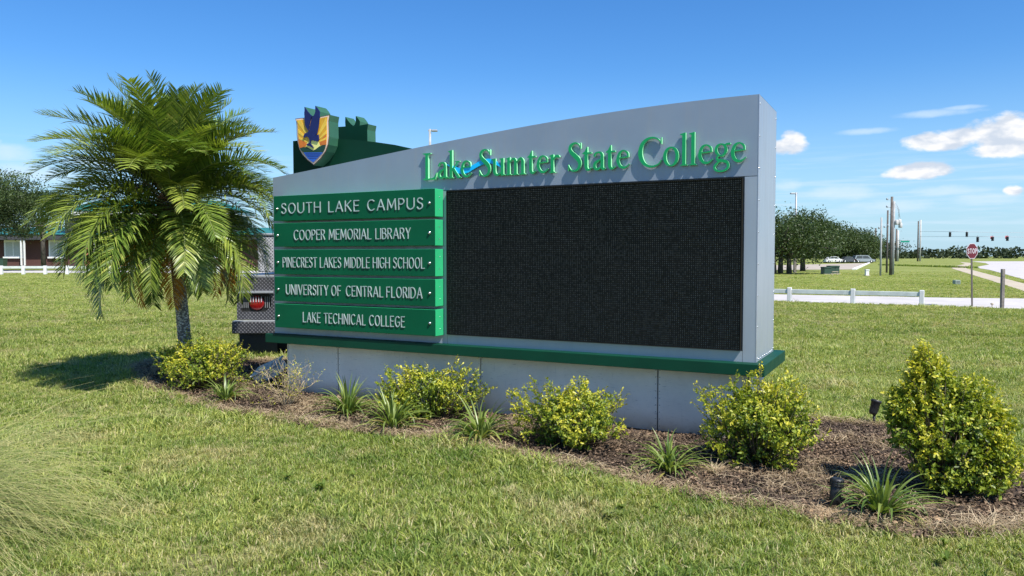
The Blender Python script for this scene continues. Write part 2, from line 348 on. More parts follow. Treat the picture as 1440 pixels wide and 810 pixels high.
M['signalred'] = simple('signal_red_trim', (.6, .08, .1), .5)
M['brick'] = simple('brick_wall', (.075, .032, .025), .9, 0, .3, 12.0)
M['brickorange'] = simple('brick_arch_orange', (.42, .17, .09), .9, 0, .2, 12.0)
M['roofgreen'] = simple('green_metal_roof', (.03, .19, .16), .45, .2, .12, 1.5)
M['roofdark'] = simple('dark_eave', (.045, .045, .05), .7, 0, .15)
M['glass'] = simple('window_glass', (.05, .06, .07), .08, 0, .1, spec=.8)
M['curtain'] = simple('pale_blind', (.42, .44, .43), .8, 0, .12)
M['carwhite'] = simple('car_paint_white', (.75, .75, .75), .25, 0, .04, coat=.6); M['cargrey'] = simple('car_paint_grey', (.09, .1, .12), .25, .4, .04, coat=.6)
M['carsilver'] = simple('car_paint_silver', (.42, .45, .48), .28, .6, .04, coat=.6); M['hub'] = simple('wheel_rim_metal', (.5, .5, .5), .3, .8, .05)
m, q, p, pos, ob, o = new_mat('diamond_plate')
def diam(rz):
    v = q.mapping(ob, (1, 1, 1), rot=(0, rz, 0)); s_ = q.node('ShaderNodeSeparateXYZ'); q.l.new(v, s_.inputs[0])
    fx = q.math('ABSOLUTE', q.math('SUBTRACT', q.math('FRACT', q.math('MULTIPLY', s_.outputs[0], 26.0)), .5)); fz = q.math('ABSOLUTE', q.math('SUBTRACT', q.math('FRACT', q.math('MULTIPLY', s_.outputs[2], 26.0)), .5))
    return q.math('MULTIPLY', q.smooth(fx, .42, .2), q.smooth(fz, .16, .06))
dh = q.math('MAXIMUM', diam(PI / 4), diam(-PI / 4)); n1 = q.noise(ob, 3.0, 5.0, .7)
c = q.mix(q.smooth(n1, .3, .7), (.045, .046, .053), (.075, .076, .086)); q.l.new(q.mix(q.math('MULTIPLY', dh, .6), c, (.27, .27, .29)), p.inputs['Base Color'])
p.inputs['Metallic'].default_value = .5; p.inputs['Roughness'].default_value = .5; bump(q, p, dh, .6, .004); M['plate'] = m
m, q, p, pos, ob, o = new_mat('perforated_sheet')
s_ = q.node('ShaderNodeSeparateXYZ'); q.l.new(q.mapping(ob, (1, 1, 1), rot=(0, PI / 4, 0)), s_.inputs[0])
fx = q.math('ABSOLUTE', q.math('SUBTRACT', q.math('FRACT', q.math('MULTIPLY', s_.outputs[0], 28.0)), .5)); fz = q.math('ABSOLUTE', q.math('SUBTRACT', q.math('FRACT', q.math('MULTIPLY', s_.outputs[2], 28.0)), .5))
hole = q.smooth(q.math('MAXIMUM', fx, fz), .33, .25); q.l.new(q.mix(hole, (.40, .41, .43), (.10, .10, .11)), p.inputs['Base Color']); p.inputs['Roughness'].default_value = .5; M['perf'] = m
m, q, p, pos, ob, o = new_mat('palm_trunk_bark')
vz = q.node('ShaderNodeTexVoronoi', i={'Scale': 1.0}); q.l.new(q.mapping(ob, (30, 30, 42)), vz.inputs['Vector']); n1 = q.noise(ob, 14.0, 5.0, .7)
c = q.mix(q.smooth(vz.outputs[0], .1, .65), (.55, .53, .48), (.12, .11, .10)); c = q.mix(q.math('MULTIPLY', q.smooth(n1, .5, .7), .5), c, (.10, .10, .08)); q.l.new(c, p.inputs['Base Color']); p.inputs['Roughness'].default_value = .95
bump(q, p, vz.outputs[0], -.8, .02); M['palmtrunk'] = m
M['boot'] = simple('palm_boot_grey', (.58, .56, .50), .9, 0, .3, 20.0); M['petiole'] = simple('palm_petiole', (.16, .19, .05), .6, 0, .2, 8.0)
M['fibre'] = simple('palm_fibre_brown', (.16, .09, .03), .9, 0, .3, 20.0)
m, q, p, pos, ob, o = new_mat('grey_blue_plastic')
q.l.new(q.mix(q.smooth(q.noise(ob, 12.0, 5.0, .7), .35, .7), (.42, .45, .45), (.62, .65, .65)), p.inputs['Base Color']); p.inputs['Roughness'].default_value = .6; M['fixture'] = m

# ------------------------------------------------------------------ ground, roads, bed
def sheet(name, pts, z, mat, kind='structure'):
    me = bpy.data.meshes.new(name); bm = bmesh.new()
    vs = [bm.verts.new((x, y, z)) for x, y in pts]; f = bm.faces.new(vs); f.normal_update()
    if f.normal.z < 0: f.normal_flip()
    bmesh.ops.triangulate(bm, faces=[f]); bm.to_mesh(me); bm.free(); me.materials.append(mat)
    return tag(link_mesh(name, me), kind=kind)
sheet('lawn_ground', [(-2500, -300), (2500, -300), (2500, 4000), (-2500, 4000)], 0.0, M['lawn'])
def gp(*pp): return [tuple(ground(x, y)[:2]) for x, y in pp]
sheet('driveway', gp((1700, 443), (1440, 435.2), (1260, 429.5), (1088, 424.3), (900, 419), (700, 413), (560, 409), (560, 404), (700, 407), (900, 410.5), (1088, 414.3), (1262, 417.6), (1337, 419.2), (1440, 420.2), (1700, 424)), .012, M['concrete'])
sheet('road', gp((1366, 367.6), (1700, 367.2), (2300, 367.2), (2300, 500), (1900, 470), (1700, 445.5), (1560, 417), (1440, 393.2), (1391, 379.5), (1378, 377.6), (1372, 375.6), (1391, 372.2), (1386, 370)), .016, M['concrete'])
sheet('sidewalk', gp((1350, 368.5), (1364, 369.6), (1368, 371.5), (1360, 374.5), (1359, 377.6), (1380, 383.2), (1440, 398.8), (1560, 432), (1500, 427), (1440, 409.6), (1338, 377.4), (1344, 374), (1357, 371.4)), .012, M['sidewalk'])
sheet('parking_lot', gp((700, 373), (1090, 373.1), (1221, 370.0), (1201, 379), (1090, 379.5), (700, 380)), .012, M['parking'])
kb = MB(); k0 = ground(1224, 369.2); k1 = ground(1201, 379.4)
kd = (k1 - k0).normalized(); kn = Vector((kd.y, -kd.x, 0)) * .22
kb.add([k0 - kn, k0 + kn, k1 + kn, k1 - kn] + [v + Vector((0, 0, .14)) for v in (k0 - kn, k0 + kn, k1 + kn, k1 - kn)], [(0, 1, 2, 3), (4, 7, 6, 5), (0, 4, 5, 1), (1, 5, 6, 2), (2, 6, 7, 3), (3, 7, 4, 0)])
tag(kb.build('kerb', M['white']), kind='structure')
sheet('service_road', [(-90, 72), (-8, 69.5), (-8, 78), (-90, 84)], .012, M['concrete'])
sheet('building_path', [(-110, 112), (-20, 109), (-20, 112), (-110, 115)], .012, M['concrete'])
bed_px = [(172, 527), (215, 556), (290, 578), (400, 596), (520, 613), (640, 629), (760, 655), (860, 678), (960, 702), (1060, 720), (1160, 735), (1230, 750), (1330, 762), (1440, 757), (1520, 735),
          (1500, 690), (1440, 652), (1400, 632), (1300, 608), (1225, 597), (1130, 591), (1085, 587)]
bed = [ground(x, y).to_2d() for x, y in bed_px]
bed += [Vector((2.9, 8.1)), Vector((.3, 9.6)), Vector((-1.6, 10.7))] + [ground(x, y).to_2d() for x, y in [(400, 508), (330, 508), (238, 504), (195, 512)]]
bed_np = np.array([[v.x, v.y] for v in bed])
def smooth_poly(P, it=2):
    for _ in range(it):
        Q = np.roll(P, -1, 0); P = np.stack([.75 * P + .25 * Q, .25 * P + .75 * Q], 1).reshape(-1, 2)
    return P
bed_s = smooth_poly(bed_np)
sheet('mulch_bed', [tuple(v) for v in bed_s], .010, M['mulch'])
def inside(P, x, y):
    c = np.zeros(len(x), bool); j = len(P) - 1
    for i in range(len(P)):
        xi, yi = P[i]; xj, yj = P[j]
        c ^= ((yi > y) != (yj > y)) & (x < (xj - xi) * (y - yi) / (yj - yi + 1e-12) + xi); j = i
    return c
def edge_dist(P, x, y):
    d = np.full(len(x), 1e9)
    for i in range(len(P)):
        a = P[i]; c = P[(i + 1) % len(P)]; e = c - a; t = np.clip(((x - a[0]) * e[0] + (y - a[1]) * e[1]) / (e @ e), 0, 1)
        d = np.minimum(d, np.hypot(x - a[0] - t * e[0], y - a[1] - t * e[1]))
    return d

def scatter(name, protos, P, rot, scl, mats, kind='stuff'):
    """one object: prototype pieces + loose points; geometry nodes put a piece on every point"""
    V = []; Fc = []; tone = []; pid = []; mi = []; k = 0
    for n, (v, f, t) in enumerate(protos):
        V.append(v); Fc.append(f + k); tone.append(t); pid.append(np.full(len(v), n)); k += len(v)
    nv = k; N = len(P); V.append(P)
    V = np.concatenate(V); Fc = np.concatenate(Fc)
    pid = np.concatenate(pid + [np.full(N, -1)]).astype(np.int32); tone = np.concatenate(tone + [np.zeros(N)])
    pick = np.concatenate([np.zeros(nv), rng.integers(0, len(protos), N)]).astype(np.int32)
    R_ = np.concatenate([np.zeros((nv, 3)), rot]); S_ = np.concatenate([np.ones((nv, 3)), scl if scl.ndim == 2 else np.repeat(scl[:, None], 3, 1)])
    me = bpy.data.meshes.new(name); me.vertices.add(len(V)); me.vertices.foreach_set('co', V.astype(np.float32).ravel())
    m_, kk = Fc.shape; me.loops.add(m_ * kk); me.loops.foreach_set('vertex_index', Fc.astype(np.int32).ravel()); me.polygons.add(m_)
    me.polygons.foreach_set('loop_start', np.arange(0, m_ * kk, kk, dtype=np.int32)); me.polygons.foreach_set('loop_total', np.full(m_, kk, np.int32))
    for an, typ, val in (('proto', 'INT', pid), ('pick', 'INT', pick), ('tone', 'FLOAT', tone), ('rot', 'FLOAT_VECTOR', R_), ('scl', 'FLOAT_VECTOR', S_)):
        a = me.attributes.new(an, typ, 'POINT'); a.data.foreach_set('vector' if typ == 'FLOAT_VECTOR' else 'value', np.asarray(val, np.int32 if typ == 'INT' else np.float32).ravel())
    me.materials.append(mats); me.update(calc_edges=True)
    ob_ = link_mesh(name, me)
    ng = bpy.data.node_groups.new(name + '_nodes', 'GeometryNodeTree')
    ng.interface.new_socket('Geometry', in_out='INPUT', socket_type='NodeSocketGeometry'); ng.interface.new_socket('Geometry', in_out='OUTPUT', socket_type='NodeSocketGeometry')
    N_, L = ng.nodes, ng.links; gi = N_.new('NodeGroupInput'); go = N_.new('NodeGroupOutput')
    def na(an, typ):
        n = N_.new('GeometryNodeInputNamedAttribute'); n.data_type = typ; n.inputs[0].default_value = an; return n.outputs[0]
    cmp_ = N_.new('FunctionNodeCompare'); cmp_.data_type = 'INT'; cmp_.operation = 'GREATER_EQUAL'; L.new(na('proto', 'INT'), cmp_.inputs[2]); cmp_.inputs[3].default_value = 0
    se = N_.new('GeometryNodeSeparateGeometry'); se.domain = 'POINT'; L.new(gi.outputs[0], se.inputs[0]); L.new(cmp_.outputs[0], se.inputs[1])
    sp_ = N_.new('GeometryNodeSplitToInstances'); sp_.domain = 'POINT'; L.new(se.outputs[0], sp_.inputs[0]); L.new(na('proto', 'INT'), sp_.inputs[2])
    ip = N_.new('GeometryNodeInstanceOnPoints'); L.new(se.outputs[1], ip.inputs['Points']); L.new(sp_.outputs[0], ip.inputs['Instance'])
    ip.inputs['Pick Instance'].default_value = True; L.new(na('pick', 'INT'), ip.inputs['Instance Index'])
    e2r = N_.new('FunctionNodeEulerToRotation'); L.new(na('rot', 'FLOAT_VECTOR'), e2r.inputs[0]); L.new(e2r.outputs[0], ip.inputs['Rotation']); L.new(na('scl', 'FLOAT_VECTOR'), ip.inputs['Scale'])
    L.new(ip.outputs[0], go.inputs[0])
    md = ob_.modifiers.new('scatter', 'NODES'); md.node_group = ng
    return tag(ob_, kind=kind)

def tuft(n, rad, h0, h1, w, lean=.6, dry=.08):
    """grass tuft: each blade two quads (tip pinched)"""
    V = []; Fc = []; T = []
    for i in range(n):
        a = rng.uniform(0, 2 * PI); r = rad * math.sqrt(rng.uniform()); x, y = r * math.cos(a), r * math.sin(a)
        h = rng.uniform(h0, h1); la = rng.uniform(0, 2 * PI); ln = h * rng.uniform(.15, lean); wd = w * rng.uniform(.6, 1.2); pa = la + PI / 2 + rng.uniform(-.5, .5)
        dx, dy = math.cos(la) * ln, math.sin(la) * ln; px_, py_ = math.cos(pa) * wd / 2, math.sin(pa) * wd / 2; k = len(V)
        V += [(x - px_, y - py_, -.01), (x + px_, y + py_, -.01), (x + dx * .35 + px_, y + dy * .35 + py_, h * .62), (x + dx * .35 - px_, y + dy * .35 - py_, h * .62),
              (x + dx + px_ * .15, y + dy + py_ * .15, h * .92), (x + dx - px_ * .15, y + dy - py_ * .15, h * .92)]
        Fc += [(k, k + 1, k + 2, k + 3), (k + 3, k + 2, k + 4, k + 5)]
        t = .95 if rng.uniform() < dry else rng.uniform(0, .85); T += [t] * 6
    return np.array(V, float), np.array(Fc), np.array(T)

sign_c = np.array(U.to_2d()) ; sign_w = np.array(W.to_2d())
def under_sign(x, y):
    u_ = x * U.x + y * U.y; w_ = x * W.x + y * W.y
    return (u_ > -6.35) & (u_ < -1.1) & (w_ > 6.45) & (w_ < 7.25)
drive_np = np.array(gp((1700, 443), (1440, 435.2), (1260, 429.5), (1088, 424.3), (900, 419), (700, 413), (560, 409), (560, 404), (700, 407), (900, 410.5), (1088, 414.3), (1262, 417.6), (1337, 419.2), (1440, 420.2), (1700, 424)))
pave_np = [np.array([v.co.to_2d() for v in bpy.data.objects[n_].data.vertices]) for n_ in ('road', 'sidewalk', 'parking_lot', 'service_road')]
GP = []; GS = []
for y0, y1, dens, sc in ((2.6, 6.5, 1050, 1.0), (6.5, 10, 620, 1.1), (10, 16, 260, 1.3), (16, 26, 110, 1.5), (26, 48, 36, 1.8), (48, 80, 14, 2.2)):
    xm = .80 * y1 + 1.0; n = int(dens * (y1 - y0) * 2 * xm); x = rng.uniform(-xm, xm, n); y = rng.uniform(y0, y1, n)
    k = (np.abs(x) < .80 * y + .6) & (rng.uniform(0, 1, n) < (1.0 if y0 < 48 else 1.0) * np.clip((82 - y) / 40, 0, 1)); x, y = x[k], y[k]
    bi = inside(bed_s, x, y); ed = edge_dist(bed_s, x, y)
    rag = .05 + .07 * np.sin(x * 5.1 + 2 * np.sin(y * 3.7)) * np.sin(y * 6.3 + x) + rng.exponential(.035, len(x)) - .02; k = ~(bi & (ed > rag)) & ~(~bi & (ed < .05) & (rng.uniform(0, 1, len(x)) < .45)) & ~under_sign(x, y) & ~inside(drive_np, x, y)
    for pv in pave_np: k &= ~inside(pv, x, y)
    x, y = x[k], y[k]; ed = ed[k]
    s_ = sc * rng.uniform(.75, 1.2, len(x)) * np.where(ed < .25, 1.15, 1.0); s_ *= .85 + .3 * np.sin(x * 1.7 + np.sin(y * 1.3) * 2) * np.sin(y * 1.1 + 1)
    GP.append(np.stack([x, y, np.full(len(x), 0.0)], 1)); GS.append(np.stack([s_, s_, s_ * (1.0 if y0 < 16 else .8 if y0 < 26 else .55 if y0 < 48 else .42)], 1))
GP = np.concatenate(GP); GS = np.concatenate(GS)
rot = np.stack([rng.normal(0, .12, len(GP)), rng.normal(0, .12, len(GP)), rng.uniform(0, 2 * PI, len(GP))], 1)
protos = [tuft(24, .045, .018, .062, .0052, 1.3, .12) for _ in range(10)] + [tuft(10, .05, .05, .1, .0075, 1.3, .05), tuft(10, .05, .04, .08, .0068, 1.6, .0), tuft(18, .05, .012, .035, .006, 2.5, .6), tuft(18, .05, .012, .04, .006, 2.5, .5)]
tag(scatter('lawn_grass', protos, GP, rot, GS, M['grass']), 'short bright green lawn grass around the sign and its bed', 'grass')

def rosette(n, r0, r1, w, up):
    V = []; Fc = []; T = []
    for i in range(n):
        a = i * 2.4 + rng.normal(0, .2); L = rng.uniform(r0, r1); d = Vector((math.cos(a), math.sin(a), 0)); s_ = Vector((-math.sin(a), math.cos(a), 0)) * w * rng.uniform(.7, 1.2); k = len(V); z = up * L
        for p_ in (-s_ * .3, s_ * .3, d * L * .6 + s_ * .5 + Vector((0, 0, z)), d * L * .6 - s_ * .5 + Vector((0, 0, z)), d * L + s_ * .1 + Vector((0, 0, z * .8)), d * L - s_ * .1 + Vector((0, 0, z * .8))): V.append(tuple(p_ + Vector((0, 0, .02))))
        Fc += [(k, k + 1, k + 2, k + 3), (k + 3, k + 2, k + 4, k + 5)]; T += [rng.uniform(0, .35)] * 6
    return np.array(V, float), np.array(Fc), np.array(T)
wc = np.stack([rng.uniform(-8, 9, 70), rng.uniform(3.6, 16, 70)], 1); wx = (wc[:, None, :] + rng.normal(0, .22, (70, 9, 2))).reshape(-1, 2); k = ~inside(bed_s, wx[:, 0], wx[:, 1]) & ~under_sign(wx[:, 0], wx[:, 1]); wx = wx[k]
tag(scatter('lawn_weeds', [rosette(9, .03, .07, .018, .5), rosette(14, .02, .05, .013, .9), rosette(7, .05, .09, .014, .7)], np.c_[wx, np.full(len(wx), .012)], np.stack([rng.normal(0, .15, len(wx)), rng.normal(0, .15, len(wx)), rng.uniform(0, 6.3, len(wx))], 1), rng.uniform(.6, 1.2, len(wx)), M['grass']), 'low broad-leaved weeds growing in patches through the lawn', 'weeds')

# mulch chips, straw and pine litter over the bed
def quads(n, rad, l0, l1, w0, w1, lift):
    V = []; Fc = []; T = []
    for i in range(n):
        a = rng.uniform(0, 2 * PI); r = rad * math.sqrt(rng.uniform()); c_ = Vector((r * math.cos(a), r * math.sin(a), rng.uniform(0, lift)))
        L = rng.uniform(l0, l1); w_ = rng.uniform(w0, w1); M_ = Euler((rng.normal(0, .35), rng.normal(0, .35), rng.uniform(0, 2 * PI))).to_matrix(); k = len(V); bend = rng.uniform(-.25, .25) * L
        for p_ in ((-L / 2, -w_ / 2, 0), (0, -w_ / 2 + bend, w_ * .5), (0, w_ / 2 + bend, w_ * .5), (-L / 2, w_ / 2, 0), (L / 2, -w_ / 2, 0), (L / 2, w_ / 2, 0)): V.append(tuple(c_ + M_ @ Vector(p_)))
        Fc += [(k, k + 1, k + 2, k + 3), (k + 1, k + 4, k + 5, k + 2)]; T += [rng.uniform(0, 1) ** 1.5] * 6
    return np.array(V, float), np.array(Fc), np.array(T)
bx0, by0 = bed_s.min(0); bx1, by1 = bed_s.max(0)
def bed_points(n, near=True, clump=None, off=0.0):
    x = rng.uniform(bx0, bx1, n); y = rng.uniform(by0, by1, n); k = inside(bed_s, x, y) & ~under_sign(x, y); x, y = x[k], y[k]
    if clump is not None:
        d = np.sin(x * 2.3 + 1.1 * np.sin(y * 3.1)) * np.sin(y * 2.9 + x) ; k = d + rng.normal(0, .35, len(x)) > clump; x, y = x[k], y[k]
    return np.stack([x, y, np.full(len(x), .014 + off)], 1)
cp_ = bed_points(30000)
tag(scatter('bark_chips', [quads(16, .05, .008, .035, .004, .012, .02) for _ in range(6)], cp_, np.stack([rng.normal(0, .1, len(cp_)), rng.normal(0, .1, len(cp_)), rng.uniform(0, 6.3, len(cp_))], 1), rng.uniform(.7, 1.4, len(cp_)), M['chip']), 'dark brown bark mulch spread in the planting bed', 'mulch')
sp1 = bed_points(22000, clump=.36, off=.012)
xr = rng.uniform(bx0, bx1, 60000); yr = rng.uniform(by0, by1, 60000); ed = edge_dist(bed_s, xr, yr); k = (ed < .16) & inside(bed_s, xr, yr)
sp2 = np.stack([xr[k], yr[k], np.full(k.sum(), .02)], 1); sp1 = np.concatenate([sp1, sp2[:5000]])
tag(scatter('dry_straw', [quads(9, .07, .04, .15, .0015, .0035, .03) for _ in range(6)], sp1, np.stack([rng.normal(0, .12, len(sp1)), rng.normal(0, .12, len(sp1)), rng.uniform(0, 6.3, len(sp1))], 1), rng.uniform(.6, 1.3, len(sp1)), M['straw']), 'pale dry straw and pine litter lying over the mulch', 'straw')
# sandy spot by the drain pipe and a few stones
sc_ = ground(1163, 727); sp_poly = [(sc_.x + .17 * (1 + .25 * math.sin(3 * t) + .1 * math.sin(5 * t + 1)) * math.cos(t), sc_.y + .13 * (1 + .2 * math.cos(2 * t)) * math.sin(t)) for t in np.linspace(0, 2 * PI, 28)[:-1]]
smb = MB(); ring0 = [Vector((x, y, .012)) for x, y in sp_poly]; c0 = Vector((sc_.x, sc_.y, 0)); k = len(ring0)
smb.add(ring0 + [c0 + (v - c0) * .6 + Vector((0, 0, .028)) for v in ring0] + [Vector((sc_.x, sc_.y, .042))], [(i, (i + 1) % k, k + (i + 1) % k, k + i) for i in range(k)] + [(k + i, k + (i + 1) % k, 2 * k) for i in range(k)], smooth=True)
tag(smb.build('sand_patch', M['sand']), kind='structure')
def stone(px, py, r, lab):
    bm = bmesh.new(); bmesh.ops.create_icosphere(bm, subdivisions=2, radius=r)
    for v in bm.verts: v.co = Vector((v.co.x * 1.4, v.co.y, v.co.z * .6)) * (1 + .18 * math.sin(v.co.x * 90 + px) * math.cos(v.co.y * 70 + py))
    me = bpy.data.meshes.new('stone'); bm.to_mesh(me); bm.free(); me.materials.append(M['sand']); g_ = ground(px, py)
    tag(link_mesh('stone', me, None, (g_.x, g_.y, .03), (0, 0, px)), lab, 'stone')
stone(1182, 722, .02, 'small pale stone right beside the foot of the black pipe')
stone(1318, 738, .024, 'larger pale stone in the mulch below the biggest golden shrub')
stone(1258, 742, .015, 'tiny tan stone under the strap-leaf clump near the pipe')

# ------------------------------------------------------------------ the monument sign
U0 = -3.75; DF = 6.44
sgn = empty('monument_sign', tuple(U * U0 + W * DF), TH - PI / 2, 'large silver campus sign with black display and five green name panels in the bed', 'sign')
def sf(px, py, dep):                             # a spot on the sign face, dep metres behind it -> local x, z
    r = ray(px, py); t = (DF + dep) / r.dot(W); p_ = r * t; return (p_.dot(U) - U0, p_.z + HC)
X = lambda u_: u_ - U0
tu = np.array([-6.401, -5.229, -4.505, -4.0, -3.223, -2.385, -1.754, -1.13]); tz = np.array([2.427, 2.552, 2.628, 2.683, 2.755, 2.812, 2.838, 2.848])
pc = np.polyfit(tu, tz, 3); top = lambda u_: float(np.polyval(pc, u_))
ZB = .682; uL, uR = -6.40, -1.13; us = np.linspace(uL, uR, 40)
ZS = 2.195
def face_piece(u0, u1, z0, ztop, y0, y1, m='silver', name='face_panel'):
    mb = MB()
    if ztop is None:
        uu = np.linspace(u0, u1, 40); poly = [(X(u0), z0), (X(u1), z0)] + [(X(v), top(v)) for v in uu[::-1]]
    else: poly = [(X(u0), z0), (X(u1), z0), (X(u1), ztop), (X(u0), ztop)]
    mb.prism(poly, y0, y1); return mb.build(name, M[m], sgn)
# core (seen only in the joints), skins front / back / side / top
core = MB(); core.prism([(X(uL) + .012, ZB), (X(uR) - .012, ZB)] + [(X(v), top(v) - .012) for v in np.linspace(uL + .012, uR - .012, 30)[::-1]], .006, .85); core.build('inner_frame', M['seam'], sgn)
face_piece(uL, uR, ZS + .003, None, -.004, .005)                                     # header
face_piece(uL, -4.095, ZB, ZS - .002, -.004, .005, 'silver_lit'); face_piece(-1.236, uR, ZB, ZS - .002, -.004, .005, 'silver_lit'); face_piece(-4.092, -1.239, ZB, .770, -.004, .005, 'silver_lit')
face_piece(uL, uR, ZB, None, .852, .862, name='back_panel')
for s_, x0, x1 in ((1, X(uR) - .011, X(uR)), (-1, X(uL), X(uL) + .011)):
    zt = top(uR if s_ > 0 else uL); mb = MB(); mb.box(x0, x1, .0055, .8515, ZB, zt - .002); mb.build('side_panel', M['silver_lit'], sgn)
mb = MB()
for a_, b_ in zip(us[:-1], us[1:]):
    mb.add([(X(a_), .0055, top(a_) - .011), (X(b_), .0055, top(b_) - .011), (X(b_), .0055, top(b_)), (X(a_), .0055, top(a_)), (X(a_), .8515, top(a_) - .011), (X(b_), .8515, top(b_) - .011), (X(b_), .8515, top(b_)), (X(a_), .8515, top(a_))], [(3, 2, 6, 7), (0, 4, 5, 1)])
mb.build('top_cap', M['silver'], sgn, fix=False)
# thin folded lip on the right edge
mb = MB(); mb.box(X(uR) - .004, X(uR) + .0015, -.006, .02, ZB, top(uR) + .001); mb.build('edge_trim', M['silver_edge'], sgn)
scr = MB(); scr.lathe([(.0075, 0), (.0075, .002), (.005, .005), (.001, .006)], 10); scr_me = scr.mesh('screw', M['screw'])
scr2 = MB(); scr2.lathe([(.019, 0), (.019, .006), (.012, .016), (.002, .019)], 12); scr_big = scr2.mesh('screw', M['screw'])
for zz in np.linspace(ZB + .03, 2.78, 9):
    for yy in (.035, .83): link_mesh('screw', scr_me, sgn, (X(uR), yy, float(zz)), (0, PI / 2, 0))
for yy in np.linspace(.1, .78, 8): link_mesh('screw', scr_me, sgn, (X(uR), float(yy), ZB + .018), (0, PI / 2, 0))
# ledge
mb = MB(); mb.bbox(X(-6.43), X(-1.042), -.12, .975, .585, ZB, .004); mb.build('ledge', M['dark_green'], sgn)
# base of cement board sheets
seams = [-6.287, -5.562, -3.765, -1.975, -1.20]; y0b = .085
for a_, b_ in zip(seams[:-1], seams[1:]):
    mb = MB(); mb.box(X(a_) + .006, X(b_) - .006, y0b, y0b + .014, .018, .585); mb.build('wall_panel', M['cement'], sgn)
    mb = MB(); mb.box(X(a_) + .006, X(b_) - .006, .756, .77, .018, .585); mb.build('wall_panel', M['cement'], sgn)
for x0, x1 in ((X(-1.20), X(-1.186)), (X(-6.301), X(-6.287))):
    mb = MB(); mb.box(x0, x1, y0b + .001, .769, .018, .585); mb.build('wall_panel', M['cement'], sgn)
mb = MB(); mb.box(X(-6.27), X(-1.215), y0b + .016, .754, -.02, .585); mb.build('base_frame', M['seam'], sgn)
# nail heads along the sheet joints
mb = MB()
for s_ in seams[1:-1]:
    for dx in (-.018, .018):
        for zz in np.linspace(.06, .55, 9): mb.box(X(s_) + dx - .003, X(s_) + dx + .003, y0b - .001, y0b + .002, float(zz) - .003, float(zz) + .003)
tag(mb.build('nail_heads', M['seam'], sgn), kind='stuff')
# LED display
dx0, dx1, dz0, dz1 = X(-4.083), X(-1.248), .777, 2.186
mb = MB(); mb.box(dx0 + .004, dx1 - .004, -.026, .03, dz0 + .004, dz1 - .004); disp = mb.build('display_face', M['led'], sgn)
mb = MB(); t_ = .006
for a in ((dx0, dx0 + t_, dz0, dz1), (dx1 - t_, dx1, dz0, dz1), (dx0 + t_, dx1 - t_, dz0, dz0 + t_), (dx0 + t_, dx1 - t_, dz1 - t_, dz1)): mb.box(a[0], a[1], -.036, .034, a[2], a[3])
mb.build('display_frame', M['louvre'], sgn)
mb = MB(); zz = math.ceil(dz0 / .0178) * .0178
while zz < dz1 - .01:
    mb.add([(dx0 + .007, -.0265, zz), (dx1 - .007, -.0265, zz), (dx1 - .007, -.0325, zz - .0012), (dx0 + .007, -.0325, zz - .0012), (dx0 + .007, -.0265, zz - .002), (dx1 - .007, -.0265, zz - .002)], [(0, 1, 2, 3), (3, 2, 5, 4)]); zz += .0178
tag(mb.build('display_louvres', M['louvre'], sgn, fix=False), kind='stuff')

